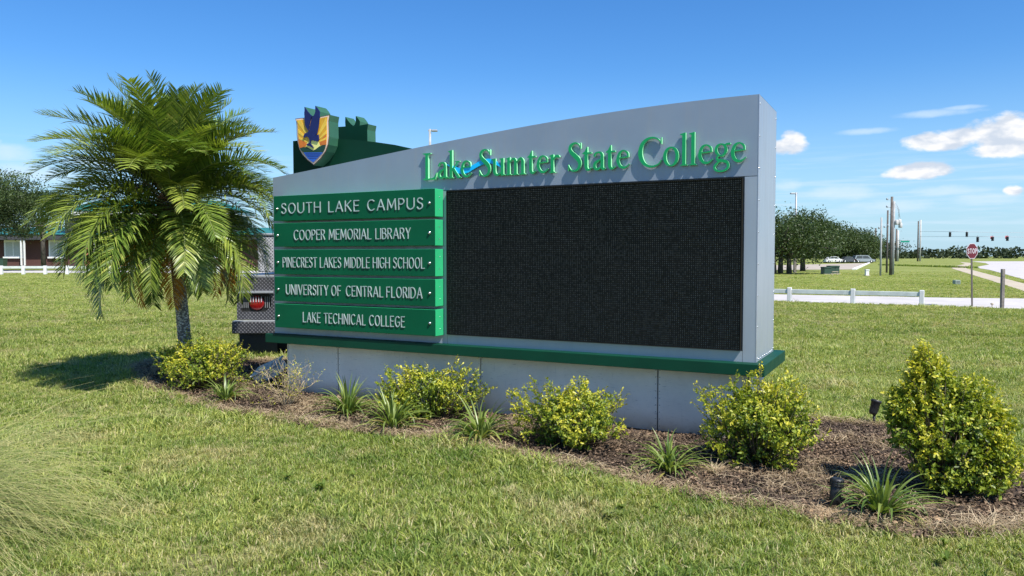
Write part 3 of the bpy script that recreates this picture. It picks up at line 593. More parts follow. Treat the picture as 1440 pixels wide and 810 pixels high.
# text helpers
def catmull(P, n=9):
    P = np.array(P, float); Q = np.vstack([2 * P[0] - P[1], P, 2 * P[-1] - P[-2]]) if not np.allclose(P[0], P[-1]) else np.vstack([P[-2], P, P[1]])
    out = []
    for i in range(1, len(Q) - 2):
        for t in np.linspace(0, 1, n, endpoint=False):
            out.append(.5 * (2 * Q[i] + (Q[i + 1] - Q[i - 1]) * t + (2 * Q[i - 1] - 5 * Q[i] + 4 * Q[i + 1] - Q[i + 2]) * t * t + (3 * Q[i] - Q[i - 1] - 3 * Q[i + 1] + Q[i + 2]) * t ** 3))
    out.append(Q[-2]); return np.array(out)
def outline(adv, strokes, polys, h=.011, raw=()):
    x0, x1, y0, y1 = -.16, adv + .16, -.36, 1.14
    gx = np.arange(x0, x1, h); gy = np.arange(y0, y1, h); XX, YY = np.meshgrid(gx, gy, indexing='ij'); D = np.full(XX.shape, 9.0)
    for s_ in strokes:
        C_ = catmull(s_) if len(s_) > 2 else np.array(s_)
        for a, c in zip(C_[:-1], C_[1:]):
            e = c[:2] - a[:2]; L2 = max(e @ e, 1e-9); t = np.clip(((XX - a[0]) * e[0] + (YY - a[1]) * e[1]) / L2, 0, 1)
            D = np.minimum(D, np.hypot(XX - a[0] - t * e[0], YY - a[1] - t * e[1]) - (a[2] + t * (c[2] - a[2])))
    for s_ in raw:
        for a, c in zip(np.array(s_)[:-1], np.array(s_)[1:]):
            e = c[:2] - a[:2]; L2 = max(e @ e, 1e-9); t = np.clip(((XX - a[0]) * e[0] + (YY - a[1]) * e[1]) / L2, 0, 1); D = np.minimum(D, np.hypot(XX - a[0] - t * e[0], YY - a[1] - t * e[1]) - a[2])
    for pl_ in polys:
        pl_ = np.array(pl_); d = edge_dist(pl_, XX.ravel(), YY.ravel()).reshape(XX.shape); ins = inside(pl_, XX.ravel(), YY.ravel()).reshape(XX.shape); D = np.minimum(D, np.where(ins, -d, d))
    S_ = D < 0; nx, ny = D.shape; seg = {}
    def ip(i, j, k, l):
        a, c = D[i, j], D[k, l]; t = a / (a - c); return (gx[i] + t * (gx[k] - gx[i]), gy[j] + t * (gy[l] - gy[j]))
    cells = np.argwhere((S_[:-1, :-1] != S_[1:, :-1]) | (S_[:-1, :-1] != S_[:-1, 1:]) | (S_[:-1, :-1] != S_[1:, 1:]))
    nxt = {}; pt = {}
    for i, j in cells:
        c = [(i, j), (i + 1, j), (i + 1, j + 1), (i, j + 1)]; s4 = [bool(S_[p]) for p in c]; ent = []; ext = []
        for k in range(4):
            a, d = c[k], c[(k + 1) % 4]
            if s4[k] != s4[(k + 1) % 4]:
                key = (min(a, d), max(a, d)); pt[key] = ip(*key[0], *key[1]); (ext if s4[k] else ent).append((k, key))
        for k, key in ext:      # pair each exit with the following entry
            kk, en = min(ent, key=lambda e: (e[0] - k) % 4); nxt[key] = en
    loops = []; seen = set()
    for st_ in list(nxt):
        if st_ in seen: continue
        lp = []; c = st_
        while c not in seen: seen.add(c); lp.append(pt[c]); c = nxt[c]
        lp = np.array(lp)
        if len(lp) < 10: continue
        # light smoothing, then drop nearly collinear points
        lp = .25 * np.roll(lp, 1, 0) + .5 * lp + .25 * np.roll(lp, -1, 0)
        keep = [0]
        for i in range(1, len(lp)):
            a = lp[keep[-1]]; m_ = lp[keep[-1]:i + 1]; e = lp[i] - a; L_ = np.hypot(*e) + 1e-9
            if np.abs((m_[:, 0] - a[0]) * e[1] - (m_[:, 1] - a[1]) * e[0]).max() / L_ > .0022: keep.append(i - 1)
        loops.append(lp[sorted(set(keep))])
    return adv, loops

def loops_mesh(loops):
    cu = bpy.data.curves.new('g', 'CURVE'); cu.dimensions = '2D'; cu.fill_mode = 'BOTH'; cu.extrude = .5
    for lp in loops:
        s_ = cu.splines.new('POLY'); s_.points.add(len(lp) - 1); s_.points.foreach_set('co', np.c_[lp, np.zeros(len(lp)), np.ones(len(lp))].ravel()); s_.use_cyclic_u = True
    o = bpy.data.objects.new('g', cu); col.objects.link(o); bpy.context.view_layer.update()
    me = bpy.data.meshes.new_from_object(o.evaluated_get(bpy.context.evaluated_depsgraph_get())); bpy.data.objects.remove(o); bpy.data.curves.remove(cu); return me
# plain capitals as pen strokes on a unit-high box: width, list of poly-lines ('c' = curved)
def arc(cx, cy, rx, ry, a0, a1, n=14): return [(cx + rx * math.cos(a), cy + ry * math.sin(a)) for a in np.linspace(a0, a1, n)]
CP = {
 'O': (.74, [arc(.37, .5, .37, .5, 0, 2 * PI, 32)]), 'C': (.66, [arc(.38, .5, .38, .5, .85, 2 * PI - .85, 26)]), 'G': (.70, [arc(.38, .5, .38, .5, .85, 2 * PI - .55, 26) + [(.70, .45), (.45, .45)]]),
 'U': (.66, [[(0, 1), (0, .33)] + arc(.33, .33, .33, .33, PI, 2 * PI) + [(.66, .33), (.66, 1)]]), 'T': (.58, [[(0, 1), (.58, 1)], [(.29, 1), (.29, 0)]]), 'H': (.64, [[(0, 0), (0, 1)], [(.64, 0), (.64, 1)], [(0, .52), (.64, .52)]]),
 'L': (.46, [[(0, 1), (0, 0), (.46, 0)]]), 'A': (.70, [[(0, 0), (.35, 1), (.70, 0)], [(.12, .33), (.58, .33)]]), 'K': (.60, [[(0, 0), (0, 1)], [(.56, 1), (.03, .46)], [(.17, .58), (.60, 0)]]), 'E': (.48, [[(.48, 1), (0, 1), (0, 0), (.48, 0)], [(0, .53), (.42, .53)]]),
 'F': (.46, [[(.46, 1), (0, 1), (0, 0)], [(0, .52), (.41, .52)]]), 'M': (.80, [[(0, 0), (.06, 1), (.40, .18), (.74, 1), (.80, 0)]]), 'N': (.66, [[(0, 0), (0, 1), (.66, 0), (.66, 1)]]), 'I': (.0, [[(0, 0), (0, 1)]]), 'V': (.66, [[(0, 1), (.33, 0), (.66, 1)]]), 'Y': (.60, [[(0, 1), (.30, .45), (.60, 1)], [(.30, .45), (.30, 0)]]),
 'P': (.50, [[(0, 0), (0, 1), (.24, 1)] + arc(.24, .74, .26, .26, PI / 2, -PI / 2) + [(0, .48)]]), 'R': (.54, [[(0, 0), (0, 1), (.24, 1)] + arc(.24, .75, .25, .25, PI / 2, -PI / 2) + [(0, .50)], [(.24, .50), (.54, 0)]]),
 'B': (.52, [[(.24, 1), (0, 1), (0, 0), (.26, 0)] + arc(.26, .27, .26, .27, -PI / 2, PI / 2) + [(.0, .54)], [(.24, 1)] + arc(.24, .77, .22, .23, PI / 2, -PI / 2)]), 'D': (.66, [[(.22, 0), (0, 0), (0, 1), (.22, 1)] + arc(.22, .5, .44, .5, PI / 2, -PI / 2, 18)]),
 'S': (.50, [[(.47, .84), (.40, .95), (.26, 1.0), (.11, .95), (.04, .80), (.08, .65), (.25, .54), (.42, .44), (.48, .28), (.44, .10), (.27, 0), (.10, .03), (.0, .16)]]),
}
def put_caps(txt, parent, x0, x1, z0, z1, yf, dep, mats, track=.2, wgt=.06, word=.42):
    """raised capitals of even stroke, spread over x0..x1; the strokes keep their weight when the line is condensed"""
    H_ = z1 - z0; tw = 0; fixed = 0
    for c in txt:
        if c == ' ': tw += word
        else: tw += CP[c][0]; fixed += track
    fixed -= track; kx = ((x1 - x0) / H_ - fixed) / tw; x = 0.0
    for c in txt:
        if c == ' ': x += word * kx; continue
        w_, sts = CP[c]
        st_ = [[(px_ * kx, wgt + py_ * (1 - 2 * wgt), wgt) for px_, py_ in (catmull([(a, c2, 0) for a, c2 in s_], 4)[:, :2] if c == 'S' else s_)] for s_ in sts]
        st_ = [[(a, c2, r_) for a, c2, r_ in s_] for s_ in st_]
        _, lps = outline(w_ * kx, [], [], .018, raw=st_); g0 = loops_mesh(lps)
        nm = bpy.data.meshes.new('letter'); nm.from_pydata([(x0 + (x + v.co.x) * H_, yf + dep * (.5 - v.co.z), z0 + v.co.y * H_) for v in g0.vertices], [], [list(p_.vertices) for p_ in g0.polygons])
        for mm in mats: nm.materials.append(mm)
        nm.update()
        for p_ in nm.polygons: p_.material_index = 0 if abs(p_.normal.y) > .9 else 1
        link_mesh('letter', nm, parent); bpy.data.meshes.remove(g0); x += w_ * kx + track
# five name panels: x extents from the photo, one box each, raised letters and two bolts
rows = [(2.205, 1.935, 'SOUTH LAKE CAMPUS', (397, 594.5), (.33, .045, .62), 0, (302, 279.5), (299.5, 281)),
        (1.906, 1.652, 'COOPER MEMORIAL LIBRARY', (414, 577), (.20, .039, .45), 0, (337.0, 323.5), (335, 321)),
        (1.618, 1.351, 'PINECREST LAKES MIDDLE HIGH SCHOOL', (398, 596.5), (.17, .036, .42), 0, (376.5, 364), (377, 363)),
        (1.322, 1.057, 'UNIVERSITY OF  CENTRAL FLORIDA', (402, 593), (.21, .039, .33), 0, (414, 402), (418, 405.5)),
        (1.025, .765, 'LAKE TECHNICAL COLLEGE', (425.5, 568), (.20, .039, .45), 0, (453, 441), (458, 446))]
for zt, zb, s_, (pa, pb), spc, off, _, _ in rows:
    mb = MB(); mb.bbox(X(-6.247), X(-4.136), -.152, -.0045, zb, zt, .003, 0)
    me_ = mb.mesh('name_panel', [M['green'], M['green_side']], True)
    for p_ in me_.polygons: p_.material_index = 0 if p_.normal.y < -.5 else 1
    pn = link_mesh('name_panel', me_, sgn)
    xa = sf(pa, 400, -.16)[0]; xb = sf(pb, 400, -.16)[0]; zc_ = (zt + zb) / 2 - .004; hh = .0585 if 'SOUTH' in s_ else .056
    put_caps(s_, pn, xa, xb, zc_ - hh, zc_ + hh, -.160, .007, [M['letter_w'], M['letter_w_side']], *spc)
    for xx in (X(-6.19), X(-4.20)):
        link_mesh('bolt', scr_big, pn, (xx, -.153, zc_), (PI / 2, 0, 0), .8)
    for dz in (-.06, .06): link_mesh('screw', scr_me, pn, (X(-4.136), -.075, zc_ + dz), (0, PI / 2, 0), .7)

# serif title letters: outlines grown from pen strokes
def stem(x, w=.12, h=.63, flag=True):
    P = [[(x, 0), (x + w, 0), (x + w, h + .01), (x + w - .02, h + .01), (x - .085, h - .03), (x - .085, h - .05), (x, h - .075)]]
    P.append([(x - .075, 0), (x + w + .075, 0), (x + w + .075, .022), (x + w, .05), (x, .05), (x - .075, .022)]); return P
GL = {
 'L': (.70, [], [[(.13, 0), (.265, 0), (.265, 1), (.13, 1)], [(.0, 1), (.395, 1), (.395, .972), (.27, .935), (.13, .935), (.0, .972)], [(.0, 0), (.63, 0), (.69, .25), (.66, .25), (.57, .085), (.45, .05), (.27, .045), (.13, .05), (.0, .028)]]),
 'k': (.60, [[(.2, .28, .018), (.33, .44, .022), (.46, .59, .026)], [(.27, .36, .05), (.38, .2, .055), (.52, .04, .05)]], stem(.1, .115, 1.04) + [[(.34, .63), (.58, .63), (.58, .605), (.5, .59), (.42, .59), (.34, .605)], [(.44, 0), (.66, 0), (.66, .025), (.58, .05), (.46, .05)]]),
 'a': (.53, [[(.41, .39, .02), (.25, .335, .03), (.13, .26, .045), (.095, .15, .055), (.14, .06, .045), (.24, .045, .035), (.34, .1, .022), (.41, .17, .015)], [(.085, .50, .035), (.13, .575, .028), (.24, .61, .024), (.355, .57, .045), (.395, .45, .055), (.395, .14, .055), (.43, .045, .042), (.52, .055, .014)]], []),
 'e': (.53, [[(.12, .37, .016), (.30, .385, .017), (.47, .395, .018)], [(.472, .40, .028), (.44, .53, .036), (.30, .612, .02), (.16, .55, .04), (.085, .38, .056), (.095, .22, .058), (.18, .09, .048), (.31, .045, .036), (.43, .085, .022), (.515, .16, .012)]], []),
 'S': (.62, [[(.55, .80, .012), (.46, .93, .024), (.32, .975, .026), (.17, .91, .045), (.12, .78, .058), (.19, .65, .068), (.35, .52, .078), (.49, .38, .074), (.53, .23, .06), (.45, .08, .042), (.30, .024, .026), (.16, .065, .024), (.07, .21, .012)]], [[(.545, .975), (.575, .975), (.575, .76), (.545, .76)], [(.045, .25), (.075, .25), (.075, .03), (.045, .03)]]),
 'u': (.64, [[(.15, .3, .06), (.15, .16, .06), (.2, .065, .05), (.30, .035, .032), (.4, .08, .022), (.47, .15, .016)]], [[(.09, .25), (.09, .565), (.0, .59), (.0, .615), (.21, .63), (.21, .25)], [(.445, 0), (.445, .565), (.36, .59), (.36, .615), (.565, .63), (.565, .06), (.65, .035), (.65, .015), (.565, .005)]]),
 'm': (.98, [[(.2, .45, .016), (.29, .55, .028), (.39, .575, .042), (.455, .5, .056), (.465, .38, .058)], [(.52, .45, .016), (.61, .55, .028), (.71, .575, .042), (.775, .5, .056), (.785, .38, .058)]], stem(.1) + [[(.405, 0), (.525, 0), (.525, .48), (.405, .48)], [(.33, 0), (.6, 0), (.6, .022), (.525, .05), (.405, .05), (.33, .022)], [(.725, 0), (.845, 0), (.845, .48), (.725, .48)], [(.65, 0), (.92, 0), (.92, .022), (.845, .05), (.725, .05), (.65, .022)]]),
 't': (.40, [[(.16, .3, .06), (.16, .15, .06), (.2, .06, .05), (.28, .04, .03), (.39, .1, .012)]], [[(.1, .2), (.1, .575), (.01, .575), (.01, .605), (.1, .66), (.19, .82), (.22, .82), (.22, .63), (.39, .63), (.37, .575), (.22, .575), (.22, .2)]]),
 'r': (.46, [[(.2, .44, .016), (.27, .54, .03), (.36, .58, .042), (.42, .555, .052)]], stem(.1)),
 'C': (.92, [[(.86, .78, .012), (.75, .90, .022), (.56, .965, .026), (.34, .92, .042), (.17, .77, .062), (.10, .56, .074), (.12, .34, .074), (.24, .14, .056), (.43, .04, .038), (.60, .034, .028), (.77, .1, .02), (.88, .23, .012)]], [[(.855, .96), (.885, .96), (.885, .73), (.855, .73)]]),
 'o': (.60, [[(.30, .612, .02), (.16, .545, .042), (.085, .40, .056), (.085, .23, .056), (.16, .09, .044), (.30, .02, .02), (.44, .09, .042), (.515, .23, .056), (.515, .40, .056), (.44, .545, .044), (.30, .612, .02)]], []),
 'l': (.32, [], stem(.1, .12, 1.04)),
 'g': (.58, [[(.27, .61, .02), (.15, .555, .038), (.10, .43, .048), (.15, .31, .04), (.27, .245, .02), (.39, .30, .038), (.44, .43, .048), (.39, .555, .04), (.27, .61, .02)], [(.38, .56, .02), (.46, .6, .026), (.56, .605, .034)],
        [(.20, .27, .022), (.13, .19, .032), (.17, .115, .042), (.33, .09, .046), (.47, .04, .046), (.52, -.07, .042), (.45, -.19, .032), (.27, -.24, .024), (.11, -.2, .034), (.05, -.11, .038), (.10, -.01, .03), (.22, .08, .02)]], []),
}
glyph = {c: outline(*GL[c]) for c in GL}
def glyph_mesh(ch): return loops_mesh(glyph[ch][1])
CAP = .262; BASEZ = 2.306; LF, LD = -.039, .026        # letters float on pins: face at -40 mm, 26 mm deep
for word, ua, ub in (('Lake', 594.5, 663.5), ('Sumter', 672, 787), ('State', 797, 886), ('College', 896.5, 1049)):
    xa, xb = sf(ua, 230, LF)[0], sf(ub, 230, LF)[0]; tot = sum(GL[c][0] for c in word) ; kx = (xb - xa) / (tot + (.02 if word != 'College' else 0)); x = xa
    for c in word:
        g0 = glyph_mesh(c)
        nm = bpy.data.meshes.new('letter'); nm.from_pydata([(x + v.co.x * kx, LF + LD * (.5 - v.co.z), BASEZ + v.co.y * CAP) for v in g0.vertices], [], [list(p_.vertices) for p_ in g0.polygons])
        nm.materials.append(M['letter']); nm.materials.append(M['letter_side']); nm.update()
        for p_ in nm.polygons: p_.material_index = 0 if abs(p_.normal.y) > .9 else 1
        lo_ = link_mesh('letter', nm, sgn); x += GL[c][0] * kx; bpy.data.meshes.remove(g0)
# blue swoosh weaving through the first two words
sw = [(627, 231, .6), (636, 236, 5), (645, 240, 7.5), (655, 239, 7), (665, 234, 6), (675, 228.5, 6), (685, 226, 6), (693, 227.5, 5.5), (699, 231, 3.5), (705, 237, .6)]
swp = catmull(sw, 5); upper = [sf(a, c - d / 2 * 1.1, -.05) for a, c, d in swp]; lower = [sf(a, c + d / 2 * 1.1, -.05) for a, c, d in swp]
mb = MB(); mb.prism(upper + lower[::-1], -.030, -.012); mb.build('swoosh', M['blue'], sgn)

# green slab behind with the two shields
sl = [(-6.363, 2.872), (-6.1, 2.872), (-5.8, 2.858), (-5.5, 2.828), (-5.164, 2.776), (-4.93, 2.733), (-4.7, 2.672), (-4.4, 2.585), (-4.0, 2.45), (-3.4, 2.2)]
mb = MB(); mb.prism([(X(a), c) for a, c in sl] + [(X(-3.4), 1.6), (X(-6.363), 1.6)], .28, .80, M=None); slab = mb.build('green_fin', M['slab_green'], sgn)
mb = MB(); k = len(sl)
sc8 = lambda x, y, dep: sf(410 + x / 8.53, 145 + y / 8.53, dep)
out = [(42, 187), (110, 178), (200, 172), (330, 165), (460, 140), (456, 165), (448, 215), (450, 300), (452, 400), (442, 500), (412, 580), (350, 668), (268, 746), (195, 690), (130, 622), (92, 555), (72, 480), (62, 380), (60, 280), (54, 220)]
inn = lambda k_: [(258 + (x - 258) * (1 - k_), 430 + (y - 430) * (1 - k_ * .75)) for x, y in out]
def plate(pts, d0, d1, m, name, par, ms=None):
    mb = MB(); mb.prism([sc8(x, y, .13) for x, y in pts], d0, d1, 0, 1 if ms else None); return mb.build(name, [M[m], M[ms]] if ms else M[m], par)
shl = plate(out, .13, .285, 'copper', 'shield', sgn, 'shield_side')
plate(inn(.045), .125, .1305, 'rim', 'shield_rim', shl)
plate(inn(.115), .121, .1255, 'gold', 'shield_field', shl)
# sun rays: wedges from the low centre, clipped to the field
cxr, cyr = 262, 500
fld = np.array(inn(.13)); cnt = 0
for a0, a1 in ((-1.42, -1.28), (-1.12, -.97), (-.82, -.68), (-.52, -.38), (-1.72, -1.86), (-2.02, -2.17), (-2.32, -2.46), (-2.62, -2.76)):
    pts = []
    for aa in (a0, (a0 + a1) / 2, a1):
        r_ = 60.0
        while inside(fld, np.array([cxr + (r_ + 4) * math.cos(aa)]), np.array([cyr + (r_ + 4) * math.sin(aa)]))[0] and r_ < 600: r_ += 4
        pts.append((cxr + r_ * math.cos(aa), cyr + r_ * math.sin(aa)))
    pts = [(cxr + 62 * math.cos(a1), cyr + 62 * math.sin(a1)), (cxr + 62 * math.cos(a0), cyr + 62 * math.sin(a0))] + pts
    plate(pts, .1195, .1212, 'ray', 'sun_ray', shl)
plate([(92, 480), (88, 400), (150, 455), (200, 500), (150, 528), (104, 540)], .1196, .1213, 'orange', 'sun_glow', shl)
plate([(424, 470), (424, 370), (370, 430), (330, 500), (380, 505), (420, 500)], .1197, .1214, 'orange', 'sun_glow', shl)
plate([(180, 520), (200, 470), (240, 440), (290, 445), (335, 470), (350, 515), (300, 552), (268, 572), (230, 548)], .1185, .1205, 'paleyellow', 'sun_disc', shl)
plate([(107, 543), (150, 528), (200, 532), (240, 556), (268, 570), (300, 556), (340, 525), (380, 505), (420, 500), (410, 545), (384, 592), (150, 592), (125, 572)], .117, .1206, 'hill', 'hill_shape', shl)
plate([(150, 593), (384, 593), (330, 655), (268, 714), (205, 668)], .1172, .1206, 'water', 'lake_shape', shl)
for yy, x0_, x1_ in ((606, 175, 365), (622, 185, 352), (640, 200, 336), (660, 222, 316)): plate([(x0_, yy), (x1_, yy - 1), (x1_ - 4, yy + 4), (x0_ + 4, yy + 4)], .1160, .1173, 'navy', 'water_line', shl)
wl = [(170, 48), (190, 75), (205, 98), (240, 140), (264, 158), (247, 185), (236, 235), (226, 285), (215, 335), (196, 305), (178, 270), (172, 200), (168, 120), (172, 92)]
wr = [(300, 35), (330, 70), (352, 105), (350, 190), (338, 290), (320, 370), (300, 390), (322, 386), (336, 378), (345, 440), (328, 465), (270, 450), (246, 452), (240, 485), (262, 510), (282, 540), (268, 538), (230, 518), (195, 508), (200, 492), (228, 480), (232, 448), (215, 412), (185, 402), (168, 420), (155, 402), (175, 365), (205, 358), (228, 325), (242, 250), (262, 172), (285, 150), (300, 112)]
for w_, cut in ((wl, [(170, 48), (190, 75), (205, 98), (240, 140), (264, 158), (262, 176), (172, 186), (168, 120), (172, 92)]), (wr, [(300, 35), (330, 70), (352, 105), (351, 166), (264, 176), (262, 172), (285, 150), (300, 112)])):
    plate(w_, .108, .1165, 'navy', 'eagle', shl); plate(cut, .117, .285, 'navy', 'eagle_wing', shl, 'shield_side')
back = plate(out, .795, .95, 'copper', 'shield', sgn, 'shield_side')
mbb = [(x, y) for x, y in [(170, 48), (190, 75), (205, 98), (240, 140), (264, 158), (262, 176), (172, 186), (168, 120)]]
plate(mbb, .80, .955, 'slab_green', 'eagle_wing', back, 'shield_side'); plate([(300, 35), (330, 70), (352, 105), (351, 170), (264, 178), (285, 150), (300, 112)], .80, .955, 'slab_green', 'eagle_wing', back, 'shield_side')
# the rear shield's front face is plain green
bp = [v for v in out]; plate(inn(.0), .788, .795, 'slab_green', 'shield_back_plate', back)

# ------------------------------------------------------------------ planting in the bed
def unit(v): return v / (np.linalg.norm(v, axis=-1, keepdims=True) + 1e-9)
def leaves_mesh(name, C, D, N, L, Wd, tone, mat, fold=.25):
    """rhombic folded leaves: centre base C, direction D, normal N, length L, width Wd (arrays)"""
    S = unit(np.cross(D, N)); n = len(C); L = L[:, None]; Wd = Wd[:, None]
    a = C; b_ = C + D * L * .45 + S * Wd * .5 + N * Wd * fold; c_ = C + D * L - N * L * .12; d_ = C + D * L * .45 - S * Wd * .5 + N * Wd * fold; e_ = C + D * L * .5
    V = np.stack([a, b_, c_, d_, e_], 1).reshape(-1, 3); k = np.arange(n)[:, None] * 5
    Fq = np.concatenate([k + np.array([[0, 1, 2, 4]]), k + np.array([[0, 4, 2, 3]])]).reshape(-1, 4)
    return np_mesh(name, V, Fq, mat, {'tone': ('POINT', 'FLOAT', np.repeat(tone, 5))})
def shrub(name, px, py, rx, rz, nt, label, seed, lobes=None, ry=None, leaf=.031, cat='shrub', gold=1.0, group='golden shrubs in the mulch bed'):
    r = np.random.default_rng(seed); g_ = ground(px, py); t = empty(name, (g_.x, g_.y, .01), 0, label, cat, group); ry = ry or rx
    C = []; D = []; N = []; L = []; T = []; sm = MB()
    ph = r.uniform(0, 6, 4)
    def envelope(inner):
        if lobes is not None:
            lx, ly, lz, lr, lh = lobes[r.integers(len(lobes))]; v = r.normal(size=3); v /= np.linalg.norm(v); rr = r.uniform(inner, 1) ** .5
            return np.array([lx + v[0] * lr * rr, ly + v[1] * lr * rr, max(.03, lz + v[2] * lh * rr)]), rr
        v = r.normal(size=3); v /= np.linalg.norm(v); az_ = math.atan2(v[1], v[0]); rr = r.uniform(inner, 1) ** .5
        k_ = rr * (1 + .20 * math.sin(3 * az_ + ph[0]) + .15 * math.sin(5 * az_ + ph[1] + 3 * v[2]) + .16 * math.sin(6 * v[2] + 2 * az_ + ph[2]))
        return np.array([v[0] * rx * k_, v[1] * ry * k_, max(.03, rz * (.50 + .47 * v[2] * k_))]), rr
    for i in range(int(nt * 2.3)):                      # leafy branchlets filling the bush
        c, rr = envelope(.18); out_ = unit(np.array([c[0] / rx, c[1] / ry, (c[2] - rz * .35) / rz * 1.3 + .35])); ax = unit(out_ + r.normal(0, .45, 3)); ns = int(r.integers(10, 19)); L0 = r.uniform(.05, .11)
        s_ = np.linspace(0, 1, ns)[:, None]; P = c + ax * (s_ - .6) * L0 + r.normal(0, .004, (ns, 3)); P[:, 2] = np.maximum(P[:, 2], .012); d = unit(ax * .6 + r.normal(0, .85, (ns, 3))); nn_ = unit(out_ + r.normal(0, .55, (ns, 3)))
        C.append(P); D.append(d); N.append(nn_); L.append(leaf * r.uniform(.45, 1.3, ns)); hf = c[2] / rz
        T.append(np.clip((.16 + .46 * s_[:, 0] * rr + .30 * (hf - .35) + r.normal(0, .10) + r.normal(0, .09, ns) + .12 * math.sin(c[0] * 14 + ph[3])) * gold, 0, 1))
        if i % 7 == 0: b0 = np.array([c[0] * .15, c[1] * .15, 0]); sm.tube([b0, (b0 + c) * .5 + np.array([0, 0, -.03 * rz]), c], [.006, .0035, .0015], 4)
    for i in range(nt // 5):                     # a few shoots that stick out
        c, rr = envelope(.9); out_ = unit(np.array([c[0] / rx, c[1] / ry, .9])); ns = 16; s_ = np.linspace(0, 1, ns)[:, None]; L0 = r.uniform(.06, .13) * (rz / .7 if lobes is None else .7); P = c * .93 + out_ * s_ * L0 + np.array([0, 0, 1]) * s_ ** 2 * .03
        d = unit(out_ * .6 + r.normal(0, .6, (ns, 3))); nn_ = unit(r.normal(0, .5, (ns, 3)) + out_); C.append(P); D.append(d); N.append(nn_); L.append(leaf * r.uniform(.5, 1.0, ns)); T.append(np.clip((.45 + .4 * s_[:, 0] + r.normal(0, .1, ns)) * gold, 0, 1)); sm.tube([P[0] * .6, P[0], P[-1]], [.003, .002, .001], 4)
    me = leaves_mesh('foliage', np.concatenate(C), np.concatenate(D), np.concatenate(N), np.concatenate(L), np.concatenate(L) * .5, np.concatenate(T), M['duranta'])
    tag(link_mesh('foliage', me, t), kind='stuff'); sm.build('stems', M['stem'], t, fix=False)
    return t
shrub('golden_shrub', 282, 548, .46, .60, 330, 'low green and gold shrub in front of the palm trunk', 3)
shrub('golden_shrub', 238, 515, .15, .26, 34, 'small yellow-tipped sprig just left of the palm trunk', 5)
shrub('golden_shrub', 603, 590, .50, .50, 330, 'wide golden shrub with spreading side shoots, before the sign base under the name panels', 8, ry=.3)
shrub('golden_shrub', 803, 628, .42, .50, 370, 'rounded yellow-green shrub before the base under the middle of the black display', 13)
shrub('golden_shrub', 1068, 655, .385, .64, 470, 'bright golden shrub hiding the right front corner of the sign base', 21)
B5 = [(-.13, 0, .80, .10, .18), (-.10, 0, .70, .15, .2), (-.18, .02, .58, .17, .17), (.02, .05, .58, .2, .2), (.2, .02, .58, .17, .18), (-.2, 0, .42, .17, .18), (.05, -.1, .40, .22, .2), (.24, -.05, .33, .17, .2), (.31, 0, .44, .13, .15), (.27, -.12, .25, .16, .16), (-.27, .0, .55, .1, .12), (-.05, -.08, .2, .2, .16), (.18, -.12, .16, .2, .13), (.03, .05, .35, .25, .28)]
shrub('golden_shrub', 1325, 695, .41, 1.0, 900, 'tallest golden shrub at the right end of the bed', 34, lobes=B5, leaf=.031)

def dry_bush(px, py, rx, h, label, n, seed, leafy=0.25):
    r = random.Random(seed); g_ = ground(px, py); t = empty('dry_shrub', (g_.x, g_.y, .01), 0, label, 'shrub'); mb = MB(); C = []; D = []; N = []; L = []; T = []
    def br(p, d, L_, rad, lev):
        pts = [p]; 
        for i in range(4): d = (d + Vector((r.gauss(0, .22), r.gauss(0, .22), r.gauss(.04, .15)))).normalized(); p = p + d * L_ / 4; pts.append(p)
        mb.tube(pts, [rad, rad * .85, rad * .7, rad * .6, rad * .4], 4)
        for q_ in pts[1:]:
            if lev < 3 and r.random() < .85: br(q_, (d + Vector((r.gauss(0, .8), r.gauss(0, .8), r.gauss(0, .4)))).normalized(), L_ * .6, rad * .6, lev + 1)
            if lev >= 1 and r.random() < leafy:
                v = Vector((r.gauss(0, 1), r.gauss(0, 1), r.gauss(0, 1))).normalized(); C.append(tuple(q_)); D.append(tuple(v)); N.append((r.gauss(0, .5), r.gauss(0, .5), 1)); L.append(r.uniform(.014, .028)); T.append(r.uniform(.3, 1))
    for i in range(n):
        a = r.uniform(0, 2 * PI); e = r.uniform(.5, 1.3); br(Vector((r.gauss(0, .03), r.gauss(0, .03), 0)), Vector((math.cos(a) * math.cos(e) * rx / h * 1.1, math.sin(a) * math.cos(e) * rx / h, math.sin(e))).normalized(), h * .62, .0045, 0)
    mb.build('twigs', M['twig'], t, fix=False)
    if C: tag(link_mesh('leaves', leaves_mesh('leaves', np.array(C), np.array(D), unit(np.array(N, float)), np.array(L), np.array(L) * .45, np.array(T), M['duranta']), t), kind='stuff')
dry_bush(400, 574, .30, .50, 'bare straw-coloured twiggy shrub at the left end of the sign base', 11, 4, .30)
dry_bush(212, 530, .16, .2, 'flattened heap of dead twigs in the palm shadow', 7, 9, .0)

# strap-leaved clumps, every leaf its own part
def strap(L, w, e0, droop, mat):
    n = 7; V = []; p = np.array([0., 0., 0.]); 
    for i in range(n + 1):
        s_ = i / n; e = e0 - droop * s_ ** 1.5; ww = w * (.55 + .9 * math.sin(PI * min(1, s_ * .8 + .18))) * (1 - s_ ** 4) / 1.4 + .0004
        up = np.array([-math.sin(e), 0, math.cos(e)]) * .22 * ww
        V += [p + np.array([0, -ww / 2, 0]) + up, p, p + np.array([0, ww / 2, 0]) + up]; p = p + np.array([math.cos(e), 0, math.sin(e)]) * L / n
    Fq = []
    for i in range(n): Fq += [(3 * i, 3 * i + 3, 3 * i + 4, 3 * i + 1), (3 * i + 1, 3 * i + 4, 3 * i + 5, 3 * i + 2)]
    return np_mesh('leaf', np.array(V), np.array(Fq), mat, smooth=True)
straps = [strap(.30, .013, e, d, M['lily']) for e, d in ((1.35, .7), (1.2, 1.3), (1.05, 1.9), (.95, 2.4), (.8, 1.5), (.65, 1.7), (1.3, 2.6), (.5, .9))]
